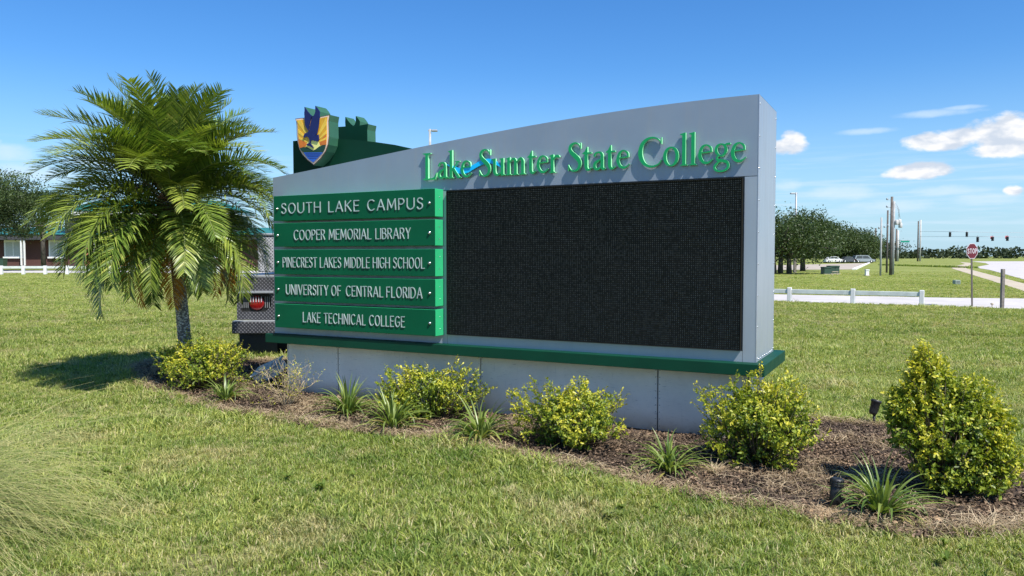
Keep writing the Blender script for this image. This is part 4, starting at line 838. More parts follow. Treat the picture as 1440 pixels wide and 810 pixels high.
straps_dry = [strap(.27, .012, e, d, M['lily_dry']) for e, d in ((.7, 1.9), (.4, 1.0))]
def clump(px, py, sc, n, label, seed, dry=.08):
    r = random.Random(seed); g_ = ground(px, py); t = empty('strap_leaf_clump', (g_.x, g_.y, .012), r.uniform(0, 6), label, 'plant', 'strap-leaved clumps along the front of the bed')
    for i in range(n):
        me = r.choice(straps_dry) if r.random() < dry else r.choice(straps); a = i * 2.39996 + r.gauss(0, .3); q_ = r.uniform(0, .035)
        link_mesh('leaf', me, t, (q_ * math.cos(a), q_ * math.sin(a), 0), (r.gauss(0, .12), r.gauss(0, .12), a), (sc * r.uniform(.7, 1.15), sc * r.uniform(.8, 1.2), sc * r.uniform(.75, 1.1)))
clump(318, 566, 1.25, 64, 'dark green strap-leaved clump at the foot of the shrub before the palm', 1)
clump(490, 586, 1.55, 80, 'strap-leaved clump between the dry twiggy shrub and the wide golden shrub', 2)
clump(552, 606, 1.5, 80, 'low strap-leaved clump at the lower left of the wide golden shrub', 3)
clump(676, 622, 1.5, 84, 'strap-leaved clump right of the wide golden shrub, with pale midribs', 4)
clump(940, 666, 1.25, 64, 'upright strap-leaved clump between the rounded shrub and the sign corner shrub', 5, .12)
clump(1240, 728, 1.36, 74, 'largest arching strap-leaved clump beside the short black pipe', 6, .05)

# tufts of weedy dry grass in the bed
def dry_tuft(px, py, R_, n, label, seed):
    r = np.random.default_rng(seed); g_ = ground(px, py); V = []; Fq = []; T = []
    for i in range(n):
        a = r.uniform(0, 2 * PI); L_ = R_ * r.uniform(.4, 1.1); e = r.uniform(.1, 1.0); w_ = .0022; p = np.array([r.normal(0, R_ * .12), r.normal(0, R_ * .12), .0]); k = len(V); h_ = a
        for j in range(5):
            s = np.array([-math.sin(h_), math.cos(h_), 0]) * w_ * (1 - j / 5); V += [p - s, p + s]; p = p + np.array([math.cos(h_) * math.cos(e), math.sin(h_) * math.cos(e), math.sin(e)]) * L_ / 4; e -= r.uniform(.1, .5); h_ += r.normal(0, .2); p[2] = max(p[2], .004)
            if j < 4: Fq.append((k + 2 * j, k + 2 * j + 1, k + 2 * j + 3, k + 2 * j + 2))
        T += [r.uniform(.3, 1)] * 10
    o = link_mesh('dry_grass_tuft', np_mesh('dry_grass_tuft', np.array(V), np.array(Fq), M['straw'], {'tone': ('POINT', 'FLOAT', np.array(T))}), None, (g_.x, g_.y, .012)); tag(o, label, 'grass tuft')
dry_tuft(1005, 668, .22, 160, 'straw-coloured dead grass between the upright clump and the corner shrub', 1)
dry_tuft(905, 668, .18, 120, 'thin dead grass fringe left of the upright strap-leaved clump', 2)
dry_tuft(1385, 752, .26, 220, 'pale dead grass mat at the right front tip of the bed', 3)
dry_tuft(625, 612, .20, 150, 'flat pale dead grass between the two clumps before the wide shrub', 4)
dry_tuft(1280, 722, .2, 120, 'dead grass under the left side of the tallest golden shrub', 5)

# wiry ornamental grass at the lower left
def wiry(cx, cy, n, label, seed):
    r = np.random.default_rng(seed); nj = 9; V = []; Fq = []; T = []
    for i in range(n):
        a = r.uniform(0, 2 * PI) if r.uniform() < .45 else r.normal(.15, .55); L_ = r.uniform(.65, 1.7 if a < .15 else 1.35); e = r.uniform(.25, 1.2); p = np.array([r.normal(0, .13), r.normal(0, .13), 0.0]); w_ = r.uniform(.0009, .0021); dr = r.uniform(.75, 1.9) * (.5 + e * .8)
        k = len(V); st_ = r.uniform() ; wob = r.normal(0, .12)
        for j in range(nj + 1):
            s_ = j / nj; ee = e - dr * s_ ** 1.25; aa = a + wob * s_; sd_ = np.array([-math.sin(aa), math.cos(aa), .35]) * w_ * (1 - .7 * s_); V += [p - sd_, p + sd_]
            p = p + np.array([math.cos(aa) * math.cos(ee), math.sin(aa) * math.cos(ee), math.sin(ee)]) * L_ / nj; p[2] = max(p[2], .02 + r.uniform(0, .02))
            if j < nj: Fq.append((k + 2 * j, k + 2 * j + 1, k + 2 * j + 3, k + 2 * j + 2))
            T += [np.clip(st_ * .75 + s_ * .35, 0, 1)] * 2
    return tag(link_mesh('wiry_grass_clump', np_mesh('wiry_grass_clump', np.array(V), np.array(Fq), M['muhly'], {'tone': ('POINT', 'FLOAT', np.array(T))}), None, (cx, cy, 0)), label, 'ornamental grass')
wiry(-3.38, 4.1, 1700, 'big fountain of long wiry grass blades leaning in at the left edge', 3)

# ------------------------------------------------------------------ the palm
PB = ground(263, 540)
palm = empty('palm_tree', (PB.x, PB.y, 0), 0, 'bushy feather palm with drooping fronds left of the sign', 'palm tree')
tpts = [(0, 0, -.05), (-.01, 0, .4), (-.05, .01, .9), (-.10, .02, 1.4), (-.13, .02, 1.9), (-.15, .02, 2.2)]
mb = MB(); mb.tube(tpts, [.095, .078, .072, .075, .085, .11], 16); mb.build('trunk', M['palmtrunk'], palm, fix=False)
def tcenter(z):
    for a, c in zip(tpts[:-1], tpts[1:]):
        if z <= c[2]: f_ = (z - a[2]) / (c[2] - a[2]); return Vector(a).lerp(Vector(c), f_)
    return Vector(tpts[-1])
mb = MB(); rr_ = random.Random(2); i = 0; z = .03
while z < 1.95:
    a = i * 2.39996; c = tcenter(z); R_ = .071 + (.015 if z > 1.5 else 0); d = Vector((math.cos(a), math.sin(a), 0)); s = Vector((-math.sin(a), math.cos(a), 0)); p0 = c + d * (R_ - .006); w_ = .013; l_ = rr_.uniform(.012, .026)
    b0 = [p0 + s * w_ - Vector((0, 0, .008)), p0 - s * w_ - Vector((0, 0, .008)), p0 - s * w_ * .8 + Vector((0, 0, .01)), p0 + s * w_ * .8 + Vector((0, 0, .01))]
    tp = p0 + d * l_ + Vector((0, 0, .014)); mb.add(b0 + [tp + s * w_ * .5, tp - s * w_ * .5], [(0, 1, 5, 4), (1, 2, 5), (2, 3, 4, 5), (3, 0, 4)]); z += .0052; i += 1
tag(mb.build('leaf_scars', M['boot'], palm, fix=False), kind='stuff')
def frond_mesh(L_, e0, droop, seed, mat, npairs=52, ll=.30, hang=.55):
    r = np.random.default_rng(seed); n = 22; P = [np.zeros(3)]; Tn = []; tw = r.normal(0, .16)
    for i in range(n):
        s_ = (i + .5) / n; e = e0 - droop * s_ ** 1.35; d = np.array([math.cos(e) * math.cos(tw * s_), math.cos(e) * math.sin(tw * s_), math.sin(e)]); Tn.append(d); P.append(P[-1] + d * L_ / n)
    P = np.array(P); Tn.append(Tn[-1]); Tn = np.array(Tn); V = []; Fq = []; tone = []; mi = []
    # rachis: a flattened three-sided stalk
    for i in range(n + 1):
        w_ = .011 * (1 - .85 * i / n) + .0012; S = unit(np.cross(Tn[i], np.array([0, 0, 1.0]) if abs(Tn[i][2]) < .95 else np.array([1.0, 0, 0]))); Nn = np.cross(S, Tn[i]); V += [P[i] + S * w_, P[i] - S * w_, P[i] + Nn * w_ * .7, P[i] - Nn * w_ * .7]; tone += [.6] * 4
    for i in range(n):
        for q_, q2 in ((0, 2), (2, 1), (1, 3), (3, 0)): Fq.append((4 * i + q_, 4 * i + q2, 4 * i + 4 + q2, 4 * i + 4 + q_)); mi.append(1)
    for s_ in np.linspace(.17, .995, npairs):
        f = s_ * n; i = min(int(f), n - 1); p = P[i] * (1 - f + i) + P[i + 1] * (f - i); t_ = Tn[i]; S = unit(np.cross(t_, np.array([0, 0, 1.0]) if abs(t_[2]) < .97 else np.array([1.0, 0, 0]))); Nn = np.cross(S, t_)
        prof = (min(1, (s_ - .05) / .28)) ** .7 * (1 - .62 * max(0, (s_ - .45) / .55) ** 1.6); l_ = ll * prof
        for sg in (-1, 1):
            lm = l_ * r.uniform(.85, 1.1); fw = .50 + .55 * s_ + r.normal(0, .09); d = unit(S * sg * 1.0 + t_ * fw + Nn * (.42 + r.normal(0, .18))); q0 = p.copy(); k = len(V); g_ = hang * r.uniform(.6, 1.3); w_ = .0088 * r.uniform(.8, 1.15) * (.6 + .4 * prof)
            wv = unit(np.cross(d, Nn) + r.normal(0, .12, 3)); tn = r.uniform(0, .75) + .22 * (r.uniform() < .3)
            for j, (fj, wj) in enumerate(((0, .45), (.3, 1.0), (.68, .8), (1, .05))):
                V += [q0 - wv * w_ * wj, q0 + wv * w_ * wj]; tone += [tn] * 2
                if j < 3: step = ((.3, .38, .32)[j]) * lm; q0 = q0 + d * step; d = unit(d + np.array([0, 0, -1.0]) * g_ * (.30, .45, .4)[j])
            for j in range(3): Fq.append((k + 2 * j, k + 2 * j + 1, k + 2 * j + 3, k + 2 * j + 2)); mi.append(0)
    return np_mesh('frond', np.array(V), np.array(Fq), [mat, M['petiole'] if mat is M['palmleaf'] else M['fibre']], {'tone': ('POINT', 'FLOAT', np.array(tone))}, mi=mi)
apex = Vector(tpts[-1])
classes = []       # (e0, droop, L, hang, count, ll)
for e0, dr, L_, hg, cnt_, ll_ in ((1.48, .75, 1.33, .15, 18, .31), (1.28, 1.05, 1.44, .2, 24, .33), (1.04, 1.25, 1.50, .32, 25, .35), (.76, 1.45, 1.56, .42, 25, .36), (.42, 1.6, 1.54, .55, 24, .36), (.05, 1.7, 1.48, .65, 22, .35), (-.35, 1.3, 1.32, .75, 16, .32)):
    vs = [frond_mesh(L_ * rng.uniform(.93, 1.05), e0 + rng.normal(0, .06), dr * rng.uniform(.85, 1.1), int(rng.integers(1e6)), M['palmleaf'], 68, ll_, hg) for _ in range(4)]
    classes.append((vs, cnt_, e0))
ai = 0
for vs, cnt_, e0 in classes:
    for j in range(cnt_):
        ai += 1; a = ai * 2.39996 + rng.normal(0, .15); hgt = .02 + .13 * max(0, e0) + rng.uniform(-.05, .05); sl_ = rng.uniform(.88, 1.08) * (1.06 if math.cos(a) < 0 else 1.0)
        link_mesh('frond', vs[j % 4], palm, (apex.x + .05 * math.cos(a), apex.y + .05 * math.sin(a), apex.z - .12 + hgt), (rng.normal(0, .14), rng.normal(0, .10), a), sl_)
dead = frond_mesh(1.25, -.1, 1.5, 77, M['palmdead'], 40, .28, 1.2)
for a, e in ((-.25, .1), (-.42, .25), (2.9, .3), (-2.0, .45), (-1.2, .5)):
    o_ = link_mesh('dry_frond', dead, palm, (apex.x + .05 * math.cos(a), apex.y + .05 * math.sin(a), apex.z - .22), (0, e, a), .95); tag(o_, 'orange-yellow dried frond hanging at the underside of the crown')
mb = MB(); rr_ = random.Random(6)
for i in range(420):
    a = rr_.uniform(0, 2 * PI); e = rr_.uniform(-.3, 1.0); L_ = rr_.uniform(.2, .62); p = Vector((apex.x, apex.y, apex.z + rr_.uniform(-.3, .15))); pts = [p]
    for j in range(4): p = p + Vector((math.cos(a) * math.cos(e), math.sin(a) * math.cos(e), math.sin(e))) * L_ / 4; e -= rr_.uniform(.15, .6); a += rr_.gauss(0, .2); pts.append(p)
    mb.tube(pts, [.006, .004, .003, .003, .002], 3, cap=False)
tag(mb.build('fibre_and_fruit_stalks', M['fibre'], palm, fix=False), kind='stuff')

# ------------------------------------------------------------------ small things in the bed
g_ = ground(1172, 720); mb = MB()
mb.lathe([(.033, -.05), (.033, .15), (.031, .153)], 24); pipe = empty('drain_pipe', (g_.x, g_.y, .01), .3, 'short black ribbed drain pipe standing up from the sand near the bed front', 'pipe'); pipe.rotation_euler = (.03, .10, .3)
mb.build('pipe_body', M['black'], pipe)
mb = MB(); prof = [(.034, .150)]
for k in range(3): prof += [(.0385, .153 + k * .014), (.0385, .161 + k * .014), (.036, .163 + k * .014)]
prof += [(.035, .196), (.028, .199), (.006, .193)]; mb.lathe(prof, 24); mb.build('pipe_cap', M['black'], pipe)
mb = MB()
for k in range(12): a = k * PI / 6; mb.box(-.003, .003, .0365, .041, .152, .192, M=Matrix.Rotation(a, 4, 'Z'))
mb.build('cap_ribs', M['black'], pipe)
g_ = ground(1229, 600); t = empty('landscape_spotlight', (g_.x, g_.y, .0), .4, 'small black ground spotlight partly hidden by the tallest golden shrub', 'spotlight')
mb = MB(); mb.lathe([(.012, -.03), (.012, .12)], 12); mb.build('stake', M['black'], t)
mb = MB(); mb.lathe([(.028, -.06), (.036, -.04), (.04, .05), (.046, .055), (.046, .075), (.038, .075)], 20, M=Matrix.Translation((0, 0, .17)) @ Matrix.Rotation(.35, 4, 'Y')); mb.build('lamp_head', M['black'], t)
# tilted plastic fixture
g_ = ground(380, 541); t = empty('flood_light_box', (g_.x, g_.y, .03), -.25, 'grey-blue tilted plastic flood light box on the ground at the left end of the sign', 'light fixture')
Mt = Matrix.Translation((0, 0, .13)) @ Matrix.Rotation(-.42, 4, 'Y') @ Matrix.Rotation(.35, 4, 'X')
mb = MB(); mb.bbox(-.17, .17, -.13, .13, -.06, .06, .02, M=Mt); mb.build('housing', M['fixture'], t)
mb = MB(); mb.bbox(-.185, .185, -.145, .145, .062, .082, .008, M=Mt); mb.build('lid', M['fixture'], t)
mb = MB(); mb.bbox(-.12, .12, -.09, .09, .083, .092, .004, M=Mt); mb.build('lens_panel', M['fixture'], t)
mb = MB(); mb.box(-.02, .02, -.15, -.135, -.12, .06); mb.box(-.02, .02, .135, .15, -.12, .06); mb.build('bracket', M['black'], t)

# ------------------------------------------------------------------ service truck behind the sign
TX, TY = (331 - 720) / F * 11.7, 11.7
truck = empty('service_truck', (TX, TY, 0), .05, 'dark diamond-plate service truck parked behind the left end of the sign', 'truck')
mb = MB(); mb.bbox(.02, 2.0, .03, 2.7, .62, 1.22, .02); bodyt = mb.build('truck_body', M['plate'], truck)
# rear skin with a recessed lamp pocket (octagonal cut)
mb = MB(); px0, px1, pz0, pz1 = .08, .54, .70, .98; c = .09
mb.box(.02, px0, -.02, .028, .62, 1.22); mb.box(px1, 1.46, -.02, .028, .62, 1.22); mb.box(px0, px1, -.02, .028, pz1, 1.22); mb.box(px0, px1, -.02, .028, .577, pz0); mb.box(.02, px0 - .0005, -.019, .0275, .577, .6195); mb.box(px1 + .0005, 2.0, -.019, .0275, .577, .6195)
mb.prism([(px1 - c, pz0), (px1, pz0), (px1, pz0 + c)], -.02, .027); mb.prism([(px1 - c * .5, pz1), (px1, pz1), (px1, pz1 - c)], -.02, .027); mb.box(1.92, 2.0, -.02, .028, .62, 1.22); mb.box(1.46, 1.92, -.02, .028, .62, .7); mb.box(1.46, 1.92, -.02, .028, .98, 1.22)
mb.build('rear_panel', M['plate'], truck)
for xx in (.31, 1.69):
    mb = MB(); mb.lathe([(.115, 0), (.115, .018), (.10, .03), (.02, .038)], 20, M=Matrix.Translation((xx, .026, .835)) @ Matrix.Rotation(PI / 2, 4, 'X')); tl = mb.build('tail_light', M['redlamp'], truck)
    mb = MB()
    for k in range(5): mb.box(xx - .08 + k * .04 - .006, xx - .08 + k * .04 + .006, -.024, -.014, .85, .93)
    mb.build('lamp_ribs', M['signwhite'], tl)
    mb = MB()
    for k in range(4):
        for s_ in (-1, 1): x_ = xx + s_ * (.13 + k * .03) - .0; mb.box(x_ - .004, x_ + .004, .008, .016, .76, .93)
    mb.build('pocket_slots', M['grey'], tl)
mb = MB(); mb.box(px0, px1, .0285, .0298, pz0, pz1); mb.build('pocket_shade', M['black'], truck)  # black plate standing in for the shade inside the lamp pocket
mb = MB(); mb.bbox(.06, .58, -.075, -.021, .985, 1.02, .004); mb.build('lamp_hood', M['silver_edge'], truck)
mb = MB(); mb.bbox(.0, 2.02, -.22, -.021, .385, .56, .012); mb.build('rear_bumper', M['plate'], truck)
mb = MB(); mb.bbox(.005, 2.015, -.215, -.03, .561, .575, .004); mb.build('step_top', M['grey'], truck)
mb = MB(); mb.bbox(.0, 2.0, .0, 2.7, 1.22, 1.26, .008); mb.build('deck_rail', M['grey'], truck)
mb = MB(); mb.bbox(.30, 1.9, .12, 2.6, 1.30, 1.86, .02); mb.build('tool_box', M['perf'], truck)
mb = MB(); mb.bbox(.28, 1.92, .1, 2.62, 1.862, 1.90, .01); mb.build('tool_box_lid', M['grey'], truck)
mb = MB(); mb.bbox(.3, 1.7, .1, 5.2, .42, .60, .01); mb.build('chassis', M['black'], truck)
mb = MB(); mb.bbox(.05, .62, -.02, .0, .05, .384, .004); mb.build('mud_flap_shade', M['black'], truck)  # mud flap, made wide and low to fill in the shade under the truck
mb = MB(); mb.bbox(.3, 1.95, .3, 2.2, .05, .418, .03); mb.build('under_truck_shade', M['black'], truck)  # added black box standing in for the shadow under the truck
cabp = [(0, 0), (0, .95), (.12, 1.05), (.35, 1.45), (1.35, 1.45), (1.65, .95), (2.5, .82), (2.55, 0)]
mb = MB(); mb.prism([(a, c) for a, c in cabp], 0, 1.9, M=Matrix.Translation((.05, 2.75, .5)) @ Matrix(((0, 1, 0, 0), (1, 0, 0, 0), (0, 0, 1, 0), (0, 0, 0, 1)))); cabm = mb.build('cab', M['carwhite'], truck)
mb = MB(); mb.box(.25, 1.75, 2.96, 3.0, 1.52, 1.85); mb.build('rear_window', M['glass'], truck)
for xx in (.12, 1.62):
    for yy in (.75, 4.35):
        mb = MB(); mb.lathe([(.2, -.13), (.36, -.13), (.40, -.09), (.40, .09), (.36, .13), (.2, .13)], 28, M=Matrix.Translation((xx + .13, yy, .40)) @ Matrix.Rotation(PI / 2, 4, 'Y')); wh = mb.build('wheel', M['rubber'], truck)
        mb = MB(); mb.lathe([(.20, -.10), (.19, -.12), (.05, -.07), (.02, -.06)], 20, M=Matrix.Translation((xx + .13, yy, .40)) @ Matrix.Rotation(PI / 2, 4, 'Y')); mb.build('rim', M['hub'], wh)

# ------------------------------------------------------------------ background, right side
def rail_fence(posts, hp, label, w=.13, rh=(.30, .44), ext0=0, ext1=0):
    a = posts[0]; t = empty('rail_fence', (a[0], a[1], 0), 0, label, 'fence'); P = [Vector((x - a[0], y - a[1], 0)) for x, y in posts]
    for p_ in P:
        mb = MB(); ang = math.atan2((P[1] - P[0]).y, (P[1] - P[0]).x); mb.bbox(-w / 2, w / 2, -w / 2, w / 2, 0, hp, .012, M=Matrix.Translation(p_) @ Matrix.Rotation(ang, 4, 'Z')); mb.build('post', M['white'], t)
    for p_, q_ in zip(P[:-1], P[1:]):
        d = q_ - p_; L_ = d.length; ang = math.atan2(d.y, d.x); mb = MB(); mb.bbox(w * .52, L_ - w * .52, -.035, .035, rh[0], rh[1], .008, M=Matrix.Translation(p_) @ Matrix.Rotation(ang, 4, 'Z')); mb.build('rail', M['rail'], t)
g1 = ground(1110, 425.2); g3 = ground(1296, 430.8); dv = (g3 - g1) / 2
rail_fence([tuple((g1 + dv * k)[:2]) for k in range(-3, 3)], .50, 'low white rail fence beside the driveway right of the sign')
f0 = ground(2, 386); f1 = ground(37, 385.8); dv = Vector((f1.x - f0.x, .12, 0))
rail_fence([tuple((f0 + dv * k)[:2]) for k in range(-2, 11)], .74, 'long low white rail fence behind the palm, before the brick building', .22, (.50, .70))

# stop sign
g_ = ground(1367, 431.3); st = empty('stop_sign', (g_.x, g_.y, 0), 0, 'red octagonal stop sign on a thin leaning post by the driveway', 'sign')
zc_ = HC + (360 - 353) / F * g_.y; st.rotation_euler = (0, -.035, 0)
mb = MB(); mb.box(-.022, .022, -.012, .012, -.05, zc_ + .22); mb.build('post', M['pole'], st)
RO = .252; Rz = Matrix.Translation((0, 0, zc_)) @ Matrix.Rotation(.36, 4, 'Z')
octo = lambda R_: [(R_ * math.cos(PI / 8 + k * PI / 4), R_ * math.sin(PI / 8 + k * PI / 4)) for k in range(8)]
mb = MB(); mb.prism(octo(RO), -.022, -.017, M=Rz); sp_ = mb.build('sign_plate', M['signwhite'], st)
mb = MB(); mb.prism(octo(RO * .92), -.0245, -.0215, M=Rz); mb.build('red_face', M['stopred'], sp_)
sl_ = empty('tmp'); put_caps('STOP', sl_, -.185, .185, -.078, .078, -.0275, .002, [M['signwhite'], M['signwhite']], .28, .075)
for l_ in list(sl_.children):
    l_.data.transform(Rz); l_.parent = sp_
bpy.data.objects.remove(sl_)
# weathered post
g_ = ground(1409, 434); mb = MB(); mb.bbox(-.045, .045, -.045, .045, -.05, 1.17, .012); o = mb.build('wooden_post', M['wood'], None); o.location = (g_.x, g_.y, 0); tag(o, 'bare grey weathered post standing right of the stop sign', 'post')
g_ = ground(1395, 432); mb = MB(); mb.lathe([(.012, 0), (.012, .07), (.04, .08), (.045, .12), (.02, .13)], 10); o = mb.build('valve_marker', M['sidewalk'], None); o.location = (g_.x, g_.y, 0); tag(o, 'tiny brown valve marker at the driveway edge beside the grey post', 'marker')
# small vented box on the slope
g_ = ground(1345, 400); t = empty('vented_box', (g_.x, g_.y, 0), .2, 'small pale grey-green box on the grass left of the stop sign', 'utility box')
mb = MB(); mb.bbox(-.16, .16, -.12, .12, 0, .24, .02); mb.build('box_body', M['boxgrey'], t); mb = MB()
for k in range(4): mb.box(-.12, .12, -.128, -.121, .05 + k * .045, .07 + k * .045)
mb.build('vent_slats', M['seam'], t)
def ubox(px0, px1, py0, py1, label, mat, depth=.8, kind='utility_box', ry=0.0):
    gy = ground((px0 + px1) / 2, py1).y; w = (px1 - px0) / F * gy; h = (py1 - py0) / F * gy; t = empty(kind, (((px0 + px1) / 2 - 720) / F * gy, gy, 0), ry, label, 'utility box')
    mb = MB(); mb.bbox(-w / 2, w / 2, 0, depth, .0, h * .82, .02); mb.build('cabinet', mat, t); mb = MB(); mb.prism([(-w / 2 - .02, h * .82 + .002), (w / 2 + .02, h * .82 + .002), (w / 2 + .01, h), (-w / 2 - .01, h)], -.03, depth); mb.build('lid', mat, t)
    mb = MB(); mb.box(-w / 2 - .06, w / 2 + .06, -.08, depth + .06, -.02, .05); mb.build('pad', M['sidewalk'], t); return t
ubox(1159.3, 1169, 375.3, 386, 'shorter dark green utility box, left one of the pair', M['boxgreen'])
o = ubox(1167.5, 1180.5, 373.6, 385.3, 'taller dark green utility box, right one of the pair', M['boxgreen'])
g_ = ground(1174, 387.2); t = empty('pale_stand', (g_.x, g_.y, 0), 0, 'small pale stand before the taller green utility box', 'stand')
mb = MB(); mb.box(-.24, .24, -.1, .1, .27, .32); mb.build('stand_top', M['sidewalk'], t)
for sx_ in (-.2, .2): mb = MB(); mb.box(sx_ - .03, sx_ + .03, -.03, .03, 0, .27); mb.build('leg', M['sidewalk'], t)
ubox(1217.8, 1222.4, 378.8, 388, 'small white pedestal box on the grass left of the utility poles', M['white'], .25)
g_ = ground(1117.7, 383.4); mb = MB(); mb.bbox(-.12, .12, -.12, .12, -.05, 1.32, .02); o = mb.build('wooden_post', M['wood'], None); o.location = (g_.x, g_.y, 0); tag(o, 'thick short wooden post beside the trunks of the oak', 'post')

# utility poles
def pole(px, pyt, pyb, r, mat, label, arms=(), lean=0.0, gear=None):
    g_ = ground(px, pyb); Y = g_.y; h = (pyb - pyt) / F * Y; t = empty('utility_pole', (g_.x, Y, 0), 0, label, 'pole', 'utility poles by the road')
    mb = MB(); mb.tube([(0, 0, -.2), (lean * h * .5, 0, h * .5), (lean * h, 0, h)], [r, r * .92, r * .82], 12); mb.build('pole_shaft', mat, t)
    for fz, sx_, L_ in arms:
        z = h * fz; mb = MB(); mb.tube([(0, 0, z), (sx_ * L_ * .5, 0, z + .05), (sx_ * L_, 0, z + .02)], [.025, .02, .02], 6); a_ = mb.build('bracket', M['grey'], t)
        mb = MB(); mb.lathe([(.05, 0), (.08, .04), (.05, .07), (.08, .1), (.03, .16)], 8, M=Matrix.Translation((sx_ * L_, 0, z + .02))); mb.build('insulator', M['grey'], a_)
    if gear: gear(t, h, Y)
    return t
def gear_tr(t, h, Y):
    for k, (dx, z) in enumerate(((.18, .68), (.42, .69), (.5, .64))):
        mb = MB(); mb.lathe([(.13, 0), (.15, .03), (.15, .34), (.1, .4), (.03, .42)], 12, M=Matrix.Translation((dx, -.1, h * z))); mb.build('transformer', M['concpole'], t)
    for k, (x1, z1) in enumerate(((.42, .78), (.5, .74), (.3, .76))):
        mb = MB(); mb.tube([(0, 0, h * (.99 - k * .03)), (.24 + .1 * k, 0, h * (.95 - k * .03)), (x1, -.1, h * (z1))], .012, 5); mb.build('jumper_wire', M['grey'], t)
pole(1252.2, 277, 387, .115, M['pole'], 'tallest dark utility pole of the cluster, with side brackets', ((.955, -1, .4), (.86, -1, .4), (.62, -1, .3)))
pole(1255.4, 283.5, 386.3, .10, M['polegrey'], 'grey utility pole touching the tallest one, carrying transformers', (), 0, gear_tr)
pole(1246.8, 296, 383.5, .09, M['pole'], 'slim dark utility pole left of the tallest one', ((.93, 1, .3), (.72, -1, .3), (.6, 1, .3)))
pole(1238, 306, 388, .075, M['polegrey'], 'grey utility pole with white foot, second from the left', ((.8, -1, .18),))
pole(1230.8, 321, 367.6, .26, M['pole'], 'dark pole beside the parked van, leftmost of the cluster')
pole(1259.8, 322, 367.6, .26, M['pole'], 'thin dark pole against the white one near the green street sign')
pole(1262, 324, 367.6, .34, M['concpole'], 'short white pole carrying the green street name sign', ((.97, 1, 1.0),))
pole(1290.4, 311, 367.6, .22, M['pole'], 'dark pole side by side with the white one holding the signal wires')
pole(1293.6, 309.5, 367.6, .23, M['concpole'], 'tall white pole holding the traffic signal wires', ((.99, -1, .3),))
# street name sign on its arm
Y = ground(1262, 367.6).y - 1.5; a = at(1266.6, 338.6, Y); c = at(1279, 340.9, Y); t = empty('street_name_sign', ((a.x + c.x) / 2, Y, c.z), 0, 'green street name sign hanging between the poles', 'sign')
w_ = (c.x - a.x) / 2; hgt = a.z - c.z; mb = MB(); mb.bbox(-w_, w_, -.03, .03, 0, hgt, .02); mb.build('sign_blade', M['streetgreen'], t)
a = at(1262, 336.9, Y); mb = MB(); mb.tube([(-w_ - .9, 0, hgt + .12), (w_ * .9, 0, hgt + .12)], .06, 6); mb.build('mast_arm', M['grey'], t)
# traffic signals on two span wires
YS = 154.0
def signal(px, py0, py1, label, red):
    p_ = at(px, py0, YS if py0 < 330 else YS - 12); Y = p_.y; h = (py1 - py0) / F * Y; t = empty('traffic_signal', (p_.x, Y, p_.z), 0, label, 'traffic signal', 'traffic signals over the road')
    mb = MB(); mb.bbox(-.17, .17, -.14, .14, -h, -.05, .03); hs_ = mb.build('housing', M['black'], t)
    mb = MB(); mb.box(-.03, .03, -.03, .03, -.05, .2); mb.build('hanger', M['grey'], t)
    for k in range(3):
        mb = MB(); zc = -.05 - (k + .5) * (h - .05) / 3; mb.lathe([(.10, 0), (.12, .0), (.12, .16), (.10, .16)], 10, M=Matrix.Translation((0, -.14, zc)) @ Matrix.Rotation(PI / 2, 4, 'X')); mb.build('visor', M['black'], t)
    if red:
        mb = MB(); mb.box(-.30, .30, .145, .16, -h * .55, .08); mb.build('back_plate', M['signalred'], t)
signal(1336, 326, 333.2, 'dark traffic signal on the upper wire, left one', False); signal(1359.6, 326, 333.2, 'dark traffic signal on the upper wire, right one above the stop sign', False)
signal(1374.8, 332.8, 340.4, 'dark traffic signal on the lower wire, just right of the stop sign top', False)
signal(1395.8, 332.6, 338.8, 'red-edged traffic signal in the middle of the lower wire', True); signal(1416.6, 332.2, 338.8, 'red-edged traffic signal nearest the right edge', True)
def wire(p0, p1, sag, label):
    p0, p1 = Vector(p0), Vector(p1); pts = [p0.lerp(p1, s_) - Vector((0, 0, sag * 4 * s_ * (1 - s_))) for s_ in np.linspace(0, 1, 12)]; mb = MB(); mb.tube(pts, .032, 5); tag(mb.build('span_wire', M['grey'], None), label, 'wire')
Yp = ground(1293, 367.6).y
wire(at(1294, 325.5, Yp), at(1336, 325.6, YS), .0, 'thin wire from the white pole to the first traffic signal'); wire(at(1336, 325.6, YS), at(1640, 325, YS), .3, 'upper span wire carrying two traffic signals')
wire(at(1294, 332.6, Yp), at(1374, 332.5, YS - 12), .0, 'thin lower wire from the white pole to the lower traffic signals'); wire(at(1374, 332.5, YS - 12), at(1640, 331.5, YS - 12), .2, 'lower span wire carrying three traffic signals')
def street_lamp(px, pyt, Y, side, label, mat, hl):
    p_ = at(px, pyt, Y); t = empty('street_lamp', (p_.x, Y, 0), 0, label, 'street lamp'); mb = MB(); mb.tube([(0, 0, 0), (0, 0, p_.z)], [.14, .09], 10); mb.build('lamp_pole', mat, t)
    mb = MB(); mb.bbox(side * .12 if side > 0 else -hl, hl if side > 0 else -.12, -.16, .16, p_.z - .20, p_.z - .05, .03); mb.build('lamp_head', M['grey'], t)
    mb = MB(); mb.box(-.14, .14, -.05, .05, p_.z - .16, p_.z - .09); mb.build('lamp_arm', mat, t)
street_lamp(604.6, 181.5, 60.0, 1, 'pale parking lot lamp rising behind the top of the sign', M['polegrey'], .58)
street_lamp(1119.8, 270.5, 84.0, -1, 'grey lamp rising above the oak right of the sign', M['grey'], .65)

